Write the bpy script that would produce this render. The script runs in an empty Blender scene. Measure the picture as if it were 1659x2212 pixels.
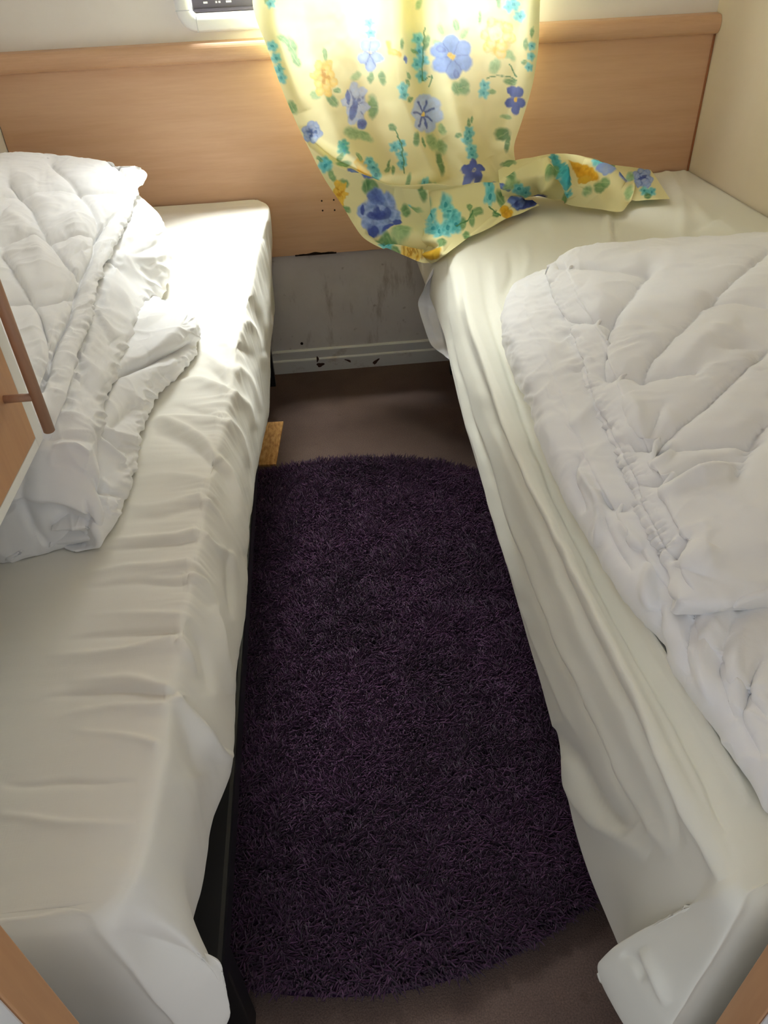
import bpy, bmesh, math, random
import numpy as np
from mathutils import Vector, Matrix

sc = bpy.context.scene
COL = sc.collection
rng = np.random.default_rng(7)
random.seed(7)

# ------------------------------------------------------------------ camera
W_PX, H_PX, F_PX = 1659, 2212, 1600.0
CAM = np.array([0.0, 0.0, 1.10])
PITCH, YAW, ROLL = math.radians(38), math.radians(4), math.radians(-2.8)
_f = np.array([math.sin(YAW)*math.cos(PITCH), math.cos(YAW)*math.cos(PITCH), -math.sin(PITCH)])
_r0 = np.array([math.cos(YAW), -math.sin(YAW), 0.0]); _u0 = np.cross(_r0, _f)
_r = _r0*math.cos(ROLL) + _u0*math.sin(ROLL)
_u = -_r0*math.sin(ROLL) + _u0*math.cos(ROLL)


def P(u, v, ax, val):
    """point of the room seen in direction (u, v) on the plane x/y/z = val"""
    d = _f*F_PX + _r*(u-W_PX/2) - _u*(v-H_PX/2)
    i = 'xyz'.index(ax)
    return CAM + d*((val-CAM[i])/d[i])


def proj(p):
    d = p - CAM
    w = d @ _f
    return W_PX/2 + F_PX*(d @ _r)/w, H_PX/2 - F_PX*(d @ _u)/w


cd = bpy.data.cameras.new('camera')
cam = bpy.data.objects.new('camera', cd)
COL.objects.link(cam)
cd.sensor_fit = 'VERTICAL'; cd.sensor_height = 24.0; cd.lens = F_PX/H_PX*24.0
cd.clip_start = 0.01
M = Matrix(((_r[0], _u[0], -_f[0], CAM[0]), (_r[1], _u[1], -_f[1], CAM[1]), (_r[2], _u[2], -_f[2], CAM[2]), (0, 0, 0, 1)))
cam.matrix_world = M
sc.camera = cam

# ------------------------------------------------------------------ numpy noise
def _hash(ix, iy, iz):
    n = (ix.astype(np.int64)*374761393 + iy.astype(np.int64)*668265263 + iz.astype(np.int64)*2147483647) & 0x7fffffff
    n = ((n ^ (n >> 13))*1274126177) & 0x7fffffff
    return ((n ^ (n >> 16)) & 0xffff)/65535.0


def vnoise(x, y, z=None):
    if z is None:
        z = np.zeros_like(x)
    x0, y0, z0 = np.floor(x), np.floor(y), np.floor(z)
    fx, fy, fz = x-x0, y-y0, z-z0
    fx, fy, fz = [t*t*t*(t*(t*6-15)+10) for t in (fx, fy, fz)]
    r = 0
    for dx in (0, 1):
        for dy in (0, 1):
            for dz in (0, 1):
                w = (fx if dx else 1-fx)*(fy if dy else 1-fy)*(fz if dz else 1-fz)
                r = r + w*_hash(x0+dx, y0+dy, z0+dz)
    return r*2-1


def fbm(x, y, z=None, o=3):
    if z is None:
        z = np.zeros_like(x)
    a, s, r = 1.0, 1.0, 0
    for k in range(o):
        r = r + a*vnoise(x*s+17*k, y*s-9*k, z*s+5*k); a *= .5; s *= 2.03
    return r/1.75


# ------------------------------------------------------------------ mesh helpers
def link(name, me, mat, parent=None):
    o = bpy.data.objects.new(name, me)
    COL.objects.link(o)
    if mat is not None:
        me.materials.append(mat)
    if parent is not None:
        o.parent = parent
        o.matrix_parent_inverse = Matrix.Translation(parent.location).inverted()
    return o


def mesh_np(name, verts, quads, smooth=True):
    me = bpy.data.meshes.new(name)
    nv, nq = len(verts), len(quads)
    k = quads.shape[1]
    me.vertices.add(nv); me.vertices.foreach_set('co', np.ascontiguousarray(verts, dtype=np.float32).ravel())
    me.loops.add(nq*k); me.loops.foreach_set('vertex_index', np.ascontiguousarray(quads, dtype=np.int32).ravel())
    me.polygons.add(nq)
    me.polygons.foreach_set('loop_start', np.arange(0, nq*k, k, dtype=np.int32))
    if smooth:
        me.polygons.foreach_set('use_smooth', np.ones(nq, dtype=bool))
    me.update(calc_edges=True)
    me.validate()
    return me


def grid_faces(nr, nc, off=0):
    i = np.arange(nr-1)[:, None]*nc + np.arange(nc-1)[None, :]
    q = np.stack([i, i+1, i+nc+1, i+nc], -1).reshape(-1, 4)
    return q + off


def spline(pts, n, dens=None):
    """Catmull-Rom (centripetal-ish, interpolating) along axis 0 -> n samples"""
    pts = np.asarray(pts, float)
    m = len(pts)
    t = np.linspace(0, m-1, n) if dens is None else np.interp(np.linspace(0, 1, n), np.linspace(0, 1, len(dens)), dens)
    i = np.clip(np.floor(t).astype(int), 0, m-2)
    f = (t-i).reshape((-1,)+(1,)*(pts.ndim-1))
    ext = np.concatenate([2*pts[:1]-pts[1:2], pts, 2*pts[-1:]-pts[-2:-1]])
    p0, p1, p2, p3 = ext[i], ext[i+1], ext[i+2], ext[i+3]
    d1, d2 = (p2-p0)*.5, (p3-p1)*.5
    # limit the tangents a little so that corners do not overshoot
    return (2*f**3-3*f**2+1)*p1 + (f**3-2*f**2+f)*d1*.8 + (-2*f**3+3*f**2)*p2 + (f**3-f**2)*d2*.8


def surf(ctrl, nr, nc):
    a = spline(np.asarray(ctrl, float), nr)
    a = spline(np.swapaxes(a, 0, 1), nc)
    return np.swapaxes(a, 0, 1)


def smooth_grid(g, n):
    for _ in range(n):
        h = g.copy()
        h[1:-1, :] = .5*g[1:-1, :] + .25*(g[:-2, :]+g[2:, :])
        k = h.copy()
        k[:, 1:-1] = .5*h[:, 1:-1] + .25*(h[:, :-2]+h[:, 2:])
        g = k
    return g


def normals(g, toward=None):
    du = np.gradient(g, axis=0); dv = np.gradient(g, axis=1)
    n = np.cross(du, dv)
    n /= np.linalg.norm(n, axis=-1, keepdims=True)+1e-12
    if toward is not None:
        s = np.sign(np.sum(n*(np.asarray(toward)-g), -1, keepdims=True)); s[s == 0] = 1
        # a whole surface keeps one orientation: take the majority
        if np.mean(s) < 0:
            n = -n
    return n


def seg_dist(u, v, pts):
    """distance to a polyline and the running parameter 0..1 along it"""
    pts = np.asarray(pts, float)
    best = np.full(u.shape, 1e9); par = np.zeros(u.shape); side = np.zeros(u.shape)
    L = np.concatenate([[0], np.cumsum(np.linalg.norm(np.diff(pts, axis=0), axis=1))])
    for k in range(len(pts)-1):
        a, b = pts[k], pts[k+1]
        ab = b-a; l2 = ab @ ab
        t = np.clip(((u-a[0])*ab[0]+(v-a[1])*ab[1])/l2, 0, 1)
        dx, dy = u-a[0]-t*ab[0], v-a[1]-t*ab[1]
        d = np.hypot(dx, dy)
        m = d < best
        best = np.where(m, d, best); par = np.where(m, (L[k]+t*(L[k+1]-L[k]))/L[-1], par)
        side = np.where(m, np.sign(ab[0]*dy-ab[1]*dx), side)
    return best, par, side


def curve_px(pts, n=24):
    return spline(np.asarray(pts, float), n)


def strokes(u, v, lst, gain=1.0, crisp=.5, asym=0.0, warp=5.0):
    """sum of ridge (h>0) / groove (h<0) strokes: (points, width, height[, taper])"""
    out = np.zeros(u.shape)
    u, v = u+warp*fbm(u/70., v/70., o=2), v+warp*fbm(u/70.+31, v/70.-17, o=2)
    for i_, s in enumerate(lst):
        pts, w, h = s[0], s[1], s[2]
        tp = s[3] if len(s) > 3 else 1
        c = curve_px(pts) if len(pts) > 2 else np.asarray(pts, float)
        lo, hi = c.min(0)-5*w, c.max(0)+5*w
        m = (u > lo[0]) & (u < hi[0]) & (v > lo[1]) & (v < hi[1])
        if not m.any():
            continue
        d, t, sd = seg_dist(u[m], v[m], c)
        if tp == 1:
            k = np.clip(4*t*(1-t), 0, 1)**.6
        elif tp == 2:      # strong at the start, fading to the end
            k = (1-t)**.8*np.clip(t*12+.3, 0, 1)
        elif tp == 3:      # strong at the end
            k = t**.8*np.clip((1-t)*12+.3, 0, 1)
        else:
            k = 1.0
        we = w*np.where(sd > 0, 1.0+asym, 1.0-.45*asym)
        soft = np.exp(-(d/we)**2); cusp = np.exp(-(np.sqrt(d*d+(.25*w)**2)-.25*w)/(.75*we))
        out[m] += h*k*((1-crisp)*soft+crisp*cusp)*gain
    return out


def merge(grids):
    vs, fs, off = [], [], 0
    for g in grids:
        vs.append(g.reshape(-1, 3)); fs.append(grid_faces(g.shape[0], g.shape[1], off)); off += g.shape[0]*g.shape[1]
    return np.concatenate(vs), np.concatenate(fs)


def bm_obj(name, bm, mat, parent=None, smooth=False):
    me = bpy.data.meshes.new(name)
    bmesh.ops.recalc_face_normals(bm, faces=bm.faces)
    bm.to_mesh(me); bm.free()
    if smooth:
        me.polygons.foreach_set('use_smooth', np.ones(len(me.polygons), dtype=bool))
    return link(name, me, mat, parent)


def add_box(bm, lo, hi, bev=0.0, seg=2):
    r = bmesh.ops.create_cube(bm, size=1)
    vs = r['verts']
    for v in vs:
        v.co = Vector([lo[i]+(v.co[i]+.5)*(hi[i]-lo[i]) for i in range(3)])
    if bev > 0:
        es = list({e for v in vs for e in v.link_edges})
        bmesh.ops.bevel(bm, geom=es, offset=bev, segments=seg, profile=.5, affect='EDGES')


def box(name, lo, hi, mat, parent=None, bev=0.0, seg=2):
    bm = bmesh.new(); add_box(bm, lo, hi, bev, seg)
    return bm_obj(name, bm, mat, parent)


def add_cyl(bm, a, b, r, n=24, r2=None):
    a, b = Vector(a), Vector(b)
    d = b-a
    m = Matrix.Translation((a+b)/2) @ d.to_track_quat('Z', 'Y').to_matrix().to_4x4()
    bmesh.ops.create_cone(bm, cap_ends=True, segments=n, radius1=r, radius2=r if r2 is None else r2, depth=d.length, matrix=m)


def add_sweep(bm, profile, axis_pts):
    """profile: list of (dy, dz) closed loop swept along straight x from axis_pts[0] to [1]"""
    x0, x1 = axis_pts
    A = [bm.verts.new((x0, y, z)) for y, z in profile]
    B = [bm.verts.new((x1, y, z)) for y, z in profile]
    n = len(profile)
    for i in range(n):
        bm.faces.new((A[i], A[(i+1) % n], B[(i+1) % n], B[i]))
    bm.faces.new(A[::-1]); bm.faces.new(B)


def empty(name, loc, label, cat, group=None):
    o = bpy.data.objects.new(name, None)
    COL.objects.link(o)
    o.location = loc; o.empty_display_size = .05
    return tag(o, label, cat, group)


def tag(o, label=None, cat=None, group=None, kind=None):
    if label: o['label'] = label
    if cat: o['category'] = cat
    if group: o['group'] = group
    if kind: o['kind'] = kind
    return o


def structure(o):
    o['kind'] = 'structure'
    return o


# ------------------------------------------------------------------ materials
def srgb(r, g, b):
    def f(c):
        c /= 255
        return c/12.92 if c <= .04045 else ((c+.055)/1.055)**2.4
    return (f(r), f(g), f(b), 1)


def mat(name, col, rough=.6, spec=.3):
    m = bpy.data.materials.new(name); m.use_nodes = True
    b = m.node_tree.nodes['Principled BSDF']
    b.inputs['Base Color'].default_value = col
    b.inputs['Roughness'].default_value = rough
    b.inputs['Specular IOR Level'].default_value = spec
    return m, m.node_tree, b


def coords(nt, scale=(1, 1, 1), kind='Object'):
    t = nt.nodes.new('ShaderNodeTexCoord'); mp = nt.nodes.new('ShaderNodeMapping')
    mp.inputs['Scale'].default_value = scale
    nt.links.new(t.outputs[kind], mp.inputs['Vector'])
    return mp.outputs['Vector']


def noise(nt, vec, scale, detail=4, rough=.55):
    n = nt.nodes.new('ShaderNodeTexNoise')
    n.inputs['Scale'].default_value = scale; n.inputs['Detail'].default_value = detail; n.inputs['Roughness'].default_value = rough
    nt.links.new(vec, n.inputs['Vector'])
    return n.outputs['Fac']


def ramp(nt, fac, stops):
    r = nt.nodes.new('ShaderNodeValToRGB')
    e = r.color_ramp.elements
    while len(e) < len(stops):
        e.new(.5)
    for k, (p, c) in enumerate(stops):
        e[k].position = p; e[k].color = c
    nt.links.new(fac, r.inputs['Fac'])
    return r.outputs['Color']


def mixc(nt, fac, a, b, mode='MIX'):
    m = nt.nodes.new('ShaderNodeMix'); m.data_type = 'RGBA'; m.blend_type = mode
    for s, val in ((m.inputs[0], fac), (m.inputs[6], a), (m.inputs[7], b)):
        if hasattr(val, 'is_linked'):
            nt.links.new(val, s)
        else:
            s.default_value = val
    return m.outputs[2]


def bump(nt, bsdf, h, strength=.3, dist=.002):
    b = nt.nodes.new('ShaderNodeBump')
    b.inputs['Strength'].default_value = strength; b.inputs['Distance'].default_value = dist
    nt.links.new(h, b.inputs['Height']); nt.links.new(b.outputs['Normal'], bsdf.inputs['Normal'])


def wood_mat(name, c1, c2, scale=(1.2, 14, 14), rough=.42):
    m, nt, b = mat(name, c1, rough, .35)
    v = coords(nt, scale)
    n1 = noise(nt, v, 1.6, 5, .6)
    v2 = coords(nt, tuple(s*5 for s in scale))
    n2 = noise(nt, v2, 2.0, 3, .6)
    c = ramp(nt, n1, [(.3, c1), (.7, c2)])
    dk = mixc(nt, .05, c, ramp(nt, n2, [(.35, srgb(130, 88, 58)), (.65, srgb(250, 225, 195))]), 'OVERLAY')
    nt.links.new(dk, b.inputs['Base Color'])
    bump(nt, b, n2, .05, .001)
    return m


def plaster(name, c1, c2, scale=9, rough=.7):
    m, nt, b = mat(name, c1, rough, .25)
    v = coords(nt)
    c = ramp(nt, noise(nt, v, scale*.3, 5, .65), [(.3, c1), (.75, c2)])
    nt.links.new(c, b.inputs['Base Color'])
    bump(nt, b, noise(nt, v, scale*14, 4), .10, .002)
    return m


def cloth_mat(name, c, rough=.85, weave=900, sheen=.15, c2=None, transl=.0):
    m, nt, b = mat(name, c, rough, .15)
    b.inputs['Sheen Weight'].default_value = sheen
    v = coords(nt, (1, 1, 1))
    w1 = noise(nt, coords(nt, (1, .06, 1)), weave, 2)
    w2 = noise(nt, coords(nt, (.06, 1, 1)), weave, 2)
    mx = nt.nodes.new('ShaderNodeMath'); mx.operation = 'ADD'
    nt.links.new(w1, mx.inputs[0]); nt.links.new(w2, mx.inputs[1])
    bump(nt, b, mx.outputs[0], .10, .0006)
    if c2 is not None:
        nt.links.new(ramp(nt, noise(nt, coords(nt, (1, 1, 1)), 3.5, 4), [(.3, c), (.7, c2)]), b.inputs['Base Color'])
    return m


M_WALL = plaster('back_wall_paint', srgb(232, 226, 220), srgb(240, 236, 231))
M_WALLR = plaster('cream_wall_paint', srgb(220, 206, 182), srgb(226, 214, 192))
M_CEIL = plaster('ceiling_paint', srgb(238, 236, 230), srgb(244, 242, 238))
M_BEECH = wood_mat('beech_laminate', srgb(204, 163, 130), srgb(217, 179, 148))
M_BEECH2 = wood_mat('beech_door_laminate', srgb(192, 144, 102), srgb(205, 160, 118), (14, 14, 1.2))
M_HANDLE = wood_mat('dark_beech', srgb(164, 128, 106), srgb(188, 152, 126), (20, 20, 2))
M_PVC = mat('white_plastic', srgb(238, 240, 242), .35, .5)[0]
M_MELA = mat('white_melamine', srgb(240, 240, 236), .4, .4)[0]
M_BLACK = mat('black_metal', srgb(22, 22, 24), .45, .4)[0]
M_DARKHOLE = mat('dark_hole', srgb(40, 30, 24), .9, .1)[0]
M_SHEET_L = cloth_mat('white_cotton_sheet', srgb(232, 229, 219), .8)
M_SHEET_R = cloth_mat('ivory_cotton_sheet', srgb(230, 229, 216), .8)
M_PROT = cloth_mat('white_cotton', srgb(242, 243, 245), .8)
M_DUVET = cloth_mat('white_polycotton_duvet', srgb(238, 238, 238), .85)
M_MATT = cloth_mat('mattress_ticking', srgb(215, 210, 200), .9)


def lower_wall_mat():
    m, nt, b = mat('stained_wall_board', srgb(205, 198, 192), .7, .25)
    v = coords(nt)
    base = ramp(nt, noise(nt, v, 5, 5, .65), [(.3, srgb(206, 199, 194)), (.7, srgb(222, 216, 212))])
    st = ramp(nt, noise(nt, coords(nt, (9, 9, 2.2)), 2.2, 6, .7), [(.55, (1, 1, 1, 1)), (.78, srgb(178, 162, 150))])
    sp = ramp(nt, noise(nt, v, 38, 2, .5), [(.70, (1, 1, 1, 1)), (.78, srgb(170, 150, 138))])
    nt.links.new(mixc(nt, .6, mixc(nt, 1.0, base, st, 'MULTIPLY'), sp, 'MULTIPLY'), b.inputs['Base Color'])
    bump(nt, b, noise(nt, v, 60, 4), .12, .002)
    return m


def skirting_mat():
    m, nt, b = mat('scuffed_white_gloss', srgb(214, 212, 208), .45, .4)
    v = coords(nt, (1, 1, 1.8))
    st = ramp(nt, noise(nt, v, 11, 6, .7), [(.56, srgb(216, 214, 210)), (.70, srgb(180, 168, 158))])
    nt.links.new(st, b.inputs['Base Color'])
    return m


def carpet_mat():
    m, nt, b = mat('brown_short_pile_carpet', srgb(120, 104, 98), .95, .05)
    v = coords(nt)
    big = ramp(nt, noise(nt, v, 4, 4, .6), [(.3, srgb(124, 110, 105)), (.7, srgb(143, 128, 120))])
    fib = ramp(nt, noise(nt, v, 420, 3, .7), [(.3, srgb(92, 80, 76)), (.7, srgb(178, 160, 150))])
    c = mixc(nt, .7, big, fib, 'OVERLAY')
    spots = ramp(nt, noise(nt, v, 13, 2, .4), [(.70, (1, 1, 1, 1)), (.80, srgb(140, 124, 118))])
    nt.links.new(mixc(nt, .8, c, spots, 'MULTIPLY'), b.inputs['Base Color'])
    bump(nt, b, noise(nt, v, 500, 3, .7), .8, .004)
    return m


def osb_mat():
    m, nt, b = mat('raw_chipboard', srgb(214, 162, 100), .7, .2)
    v = nt.nodes.new('ShaderNodeTexVoronoi'); v.inputs['Scale'].default_value = 60
    nt.links.new(coords(nt, (1, 1.6, 1)), v.inputs['Vector'])
    nt.links.new(ramp(nt, noise(nt, coords(nt, (4, 1, 1)), 40, 4, .7), [(.3, srgb(178, 122, 66)), (.55, srgb(222, 170, 104)), (.8, srgb(240, 205, 150))]), b.inputs['Base Color'])
    return m


def attr_mat(name, rough, transl, attr='Pattern'):
    m = bpy.data.materials.new(name); m.use_nodes = True
    nt = m.node_tree
    for n in list(nt.nodes):
        nt.nodes.remove(n)
    out = nt.nodes.new('ShaderNodeOutputMaterial')
    a = nt.nodes.new('ShaderNodeAttribute'); a.attribute_name = attr
    d = nt.nodes.new('ShaderNodeBsdfDiffuse'); t = nt.nodes.new('ShaderNodeBsdfTranslucent')
    mx = nt.nodes.new('ShaderNodeMixShader'); mx.inputs[0].default_value = transl
    nt.links.new(a.outputs['Color'], d.inputs['Color']); nt.links.new(mixc(nt, .25, a.outputs['Color'], (.9, .93, .88, 1)), t.inputs['Color'])
    nt.links.new(d.outputs[0], mx.inputs[1]); nt.links.new(t.outputs[0], mx.inputs[2])
    nt.links.new(mx.outputs[0], out.inputs[0])
    b = nt.nodes.new('ShaderNodeBump'); b.inputs['Strength'].default_value = .15; b.inputs['Distance'].default_value = .0006
    nt.links.new(noise(nt, coords(nt), 900, 2), b.inputs['Height'])
    nt.links.new(b.outputs['Normal'], d.inputs['Normal'])
    return m


def pile_mat():
    m, nt, b = mat('purple_shag_yarn', srgb(74, 40, 78), .75, .12)
    a = nt.nodes.new('ShaderNodeAttribute'); a.attribute_name = 'Pattern'
    nt.links.new(a.outputs['Color'], b.inputs['Base Color'])
    b.inputs['Sheen Weight'].default_value = .1
    return m


def glass_mat():
    m = bpy.data.materials.new('window_glass'); m.use_nodes = True
    nt = m.node_tree
    for n in list(nt.nodes):
        nt.nodes.remove(n)
    out = nt.nodes.new('ShaderNodeOutputMaterial')
    tr = nt.nodes.new('ShaderNodeBsdfTransparent'); gl = nt.nodes.new('ShaderNodeBsdfGlossy'); gl.inputs['Roughness'].default_value = .02
    mx = nt.nodes.new('ShaderNodeMixShader')
    mx.inputs[0].default_value = .05; nt.links.new(tr.outputs[0], mx.inputs[1]); nt.links.new(gl.outputs[0], mx.inputs[2])
    nt.links.new(mx.outputs[0], out.inputs[0])
    return m


M_LOWER = lower_wall_mat(); M_SKIRT = skirting_mat(); M_CARPET = carpet_mat(); M_OSB = osb_mat()
M_CURT = attr_mat('floral_curtain_cotton', .8, .16); M_PILE = pile_mat(); M_GLASS = glass_mat()
M_RUGBASE = mat('rug_backing', srgb(40, 22, 44), .95, .05)[0]
M_SASH = mat('grey_tinted_sash', srgb(92, 88, 100), .3, .5)[0]
M_MARK = mat('white_print', srgb(235, 235, 240), .5, .3)[0]
M_TEXT = mat('brown_flake', srgb(74, 52, 44), .9, .1)[0]

# ------------------------------------------------------------------ the room
XL, XR, YB, YF, ZC = -.775, 1.066, 2.18, .2, 1.95
WX0, WX1, WZ0, WZ1 = -.252, .545, .964, 1.66          # window opening

structure(box('floor', (XL-.05, -.9, -.05), (XR+.05, YB+.05, 0), M_CARPET))
structure(box('ceiling', (XL-.05, .15, ZC), (XR+.05, YB+.05, ZC+.04), M_CEIL))
bm = bmesh.new()
add_box(bm, (XL-.05, YB, .37), (XR+.05, YB+.04, WZ0))
add_box(bm, (XL-.05, YB, WZ1), (XR+.05, YB+.04, ZC))
add_box(bm, (XL-.05, YB, WZ0), (WX0, YB+.04, WZ1))
add_box(bm, (WX1, YB, WZ0), (XR+.05, YB+.04, WZ1))
structure(bm_obj('wall_back', bm, M_WALL))
structure(box('wall_back_lower', (XL-.05, YB, 0), (XR+.05, YB+.04, .37), M_LOWER))
structure(box('wall_left', (XL-.04, .15, 0), (XL, YB, ZC), M_WALL))
structure(box('wall_right', (XR, .15, 0), (XR+.04, YB, ZC), M_WALLR))
DX0, DX1 = -.207, .275                                # doorway in the near wall
structure(box('wall_front_left', (XL, .176, 0), (DX0-.004, YF, ZC), M_WALL))
structure(box('wall_front_right', (DX1+.004, .176, 0), (XR, YF, ZC), M_WALL))
structure(box('trim_1', (DX0-.006, .1755, 0), (DX0, YF+.002, ZC), M_BEECH2, bev=.001))
structure(box('trim_2', (DX1, .1755, 0), (DX1+.006, YF+.002, ZC), M_BEECH2, bev=.001))
structure(box('trim_3', (DX0-.05, .162, 0), (DX0-.001, .1754, ZC), M_PVC, bev=.002))
structure(box('trim_4', (DX1+.001, .162, 0), (DX1+.05, .1754, ZC), M_PVC, bev=.002))
# skirting board with a lip
bm = bmesh.new()
prof = [(YB, 0), (YB-.014, 0), (YB-.014, .040), (YB-.012, .043), (YB-.009, .045), (YB-.009, .070), (YB-.005, .074), (YB, .074)]
add_sweep(bm, prof, (XL, XR))
structure(bm_obj('baseboard_back', bm, M_SKIRT))

# window: rounded plastic frame, sash rail, pane
def rrect(x0, x1, z0, z1, r, n=8):
    pts = []
    for cx, cz, a0 in ((x1-r, z0+r, -90), (x1-r, z1-r, 0), (x0+r, z1-r, 90), (x0+r, z0+r, 180)):
        for k in range(n+1):
            a = math.radians(a0+90*k/n); pts.append((cx+r*math.cos(a), cz+r*math.sin(a)))
    return pts


win = bpy.data.objects.new('window_1', None); COL.objects.link(win); win.location = ((WX0+WX1)/2, YB, WZ0); structure(win)
win['label'] = 'caravan window with a rounded white plastic frame behind the floral curtain'
bm = bmesh.new()
OX0, OX1, OZ0, OZ1 = -.288, .581, .926, 1.70
rings = [(0, YB+.0, .05), (0, YB-.010, .05), (.006, YB-.016, .046), (.024, YB-.016, .03), (.034, YB-.010, .022), (.036, YB+.03, .02)]
loops = []
for ins, y, r in rings:
    loops.append([bm.verts.new((x, y, z)) for x, z in rrect(OX0+ins, OX1-ins, OZ0+ins, OZ1-ins, r)])
for a, b in zip(loops, loops[1:]):
    n = len(a)
    for i in range(n):
        bm.faces.new((a[i], a[(i+1) % n], b[(i+1) % n], b[i]))
bm_obj('frame', bm, M_PVC, win, True)
bm = bmesh.new()
for cx, cz in ((OX0, OZ0),):
    add_box(bm, (OX0+.045, YB-.0170, OZ0+.0005), (OX0+.047, YB-.0157, OZ0+.034))
    add_box(bm, (OX0+.0005, YB-.0170, OZ0+.045), (OX0+.034, YB-.0157, OZ0+.047))
bm_obj('joint', bm, mat('joint_line', srgb(205, 208, 214), .5)[0], win)
bm = bmesh.new()
add_box(bm, (WX0+.002, YB+.012, WZ0+.001), (WX1-.002, YB+.030, WZ0+.0305), .003)
add_box(bm, (WX0+.002, YB+.006, WZ0+.001), (WX1-.002, YB+.014, WZ0+.008), .002)
sash = bm_obj('sash_rail', bm, M_SASH, win)
bm = bmesh.new()
for x0, x1 in ((-.222, -.212), (-.193, -.189), (-.186, -.181), (-.168, -.155)):
    add_box(bm, (x0, YB+.0112, WZ0+.018), (x1, YB+.0122, WZ0+.022))
bm_obj('printed_marks', bm, M_MARK, sash)
box('pane', (WX0+.002, YB+.032, WZ0+.001), (WX1-.002, YB+.035, WZ1-.001), M_GLASS, win)

# headboard panel with half round top rail
hb = empty('headboard', (.145, YB, .372), 'long beech laminate headboard panel on the back wall with a rounded top rail', 'headboard')
box('panel', (XL+.002, YB-.016, .374), (XR-.004, YB-.0005, .866), M_BEECH, hb, .001)
bm = bmesh.new()
prof = [(YB-.0005, .862), (YB-.018, .862)]
for k in range(13):
    a = math.radians(-90+180*k/12)
    prof.append((YB-.024-.014*math.cos(a), .885+.021*math.sin(a)))
prof += [(YB-.0005, .908)]
add_sweep(bm, prof, (XL+.002, XR-.001))
bm_obj('top_rail', bm, M_BEECH, hb)
box('end_strip', (XR-.0055, YB-.020, .374), (XR-.001, YB-.0161, .862), wood_mat('brown_edge', srgb(150, 98, 66), srgb(165, 112, 78)), hb)
for u, v in ((695, 434), (721, 432), (697, 455), (723, 454)):
    p = P(u, v, 'y', YB-.017)
    bm = bmesh.new(); add_cyl(bm, (p[0], YB-.0168, p[2]), (p[0], YB-.0155, p[2]), .0024, 12)
    bm_obj('screw_hole', bm, M_DARKHOLE, hb)
bm = bmesh.new()
xs = np.linspace(-.07, .05, 26)
pr = .0012+.004*np.clip(fbm(xs*60, xs*0+3.3), 0, 1)+.0035*np.exp(-((xs+.012)/.02)**2)
top = [bm.verts.new((x, YB-.0163, .3745+h)) for x, h in zip(xs, pr)]
bot = [bm.verts.new((x, YB-.0163, .3715)) for x in xs]
for i in range(25):
    bm.faces.new((bot[i], bot[i+1], top[i+1], top[i]))
r = bmesh.ops.extrude_face_region(bm, geom=bm.faces[:])
for v in r['geom']:
    if isinstance(v, bmesh.types.BMVert): v.co.y += .002
bm_obj('chipped_edge', bm, M_DARKHOLE, hb)
# wall screw hole, flakes by the skirting
p = P(652, 742, 'y', YB)
bm = bmesh.new(); add_cyl(bm, (p[0], YB-.0012, p[2]), (p[0], YB+.001, p[2]), .0045, 14)
tag(bm_obj('screw_hole', bm, M_DARKHOLE), 'small dark round hole low in the stained wall above the skirting', 'hole')
for (u, v, rx, rz, rot, lab) in ((692, 788, .012, .007, .1, 'round brown flake stuck to the foot of the white skirting'),
                                 (812, 781, .013, .005, .7, 'slanted brown flake on the skirting, right of the round flake'),
                                 (686, 776, .0035, .010, -.1, 'thin upright brown streak of dirt on the skirting beside the round flake'),
                                 (752, 779, .011, .003, -.5, 'narrow brown flake on the skirting between the round flake and the slanted flake')):
    p = P(u, v, 'y', YB-.0145)
    bm = bmesh.new()
    ring = []
    for k in range(14):
        a = 2*math.pi*k/14; w = 1+.25*math.sin(3*a+u)
        x, z = rx*w*math.cos(a), rz*w*math.sin(a)
        ring.append(bm.verts.new((p[0]+x*math.cos(rot)-z*math.sin(rot), YB-.0152-.001*math.cos(a*2), max(.001, p[2]+x*math.sin(rot)+z*math.cos(rot)))))
    f = bm.faces.new(ring)
    r = bmesh.ops.extrude_face_region(bm, geom=[f])
    for q in r['geom']:
        if isinstance(q, bmesh.types.BMVert): q.co.y += .0011
    tag(bm_obj('dirt_flake', bm, M_TEXT), lab, 'dirt', 'brown flakes of dirt on the skirting')

# chipboard offcut by the rug
bm = bmesh.new()
a = [P(u, v, 'z', .006) for u, v in ((612, 910), (540, 914), (520, 1005), (596, 1003))]
f = bm.faces.new([bm.verts.new(q) for q in a])
r = bmesh.ops.extrude_face_region(bm, geom=[f])
for q in r['geom']:
    if isinstance(q, bmesh.types.BMVert): q.co.z = .0005
tag(bm_obj('chipboard_offcut', bm, M_OSB), 'strip of raw orange chipboard lying on the carpet beside the left bed', 'board')

# ------------------------------------------------------------------ beds
def bed(name_label, x0, x1, y0, y1, mx0, mx1):
    b = empty('bed', ((x0+x1)/2, (y0+y1)/2, 0), name_label, 'bed')
    bm = bmesh.new(); add_box(bm, (x0, y0+.01, .23), (x1, y1, .27), .006)
    bm_obj('base', bm, M_BLACK, b)
    bm = bmesh.new(); add_box(bm, (mx0, y0+.01, .272), (mx1, y1, .512), .03, 4)
    bm_obj('mattress', bm, M_MATT, b, True)
    for x in (x0+.004, x1-.034):
        for y in (y0+.05, y1-.075):
            box('leg', (x, y, 0), (x+.028, y+.028, .231), M_BLACK, b, .002)
    return b


bed('left single bed on thin black legs under a white sheet', XL+.012, -.166, .300, YB-.02, XL+.012, -.212)
bed('right single bed with a black base under an ivory sheet', .37, XR-.012, .262, YB-.04, .315, XR-.012)

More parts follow.
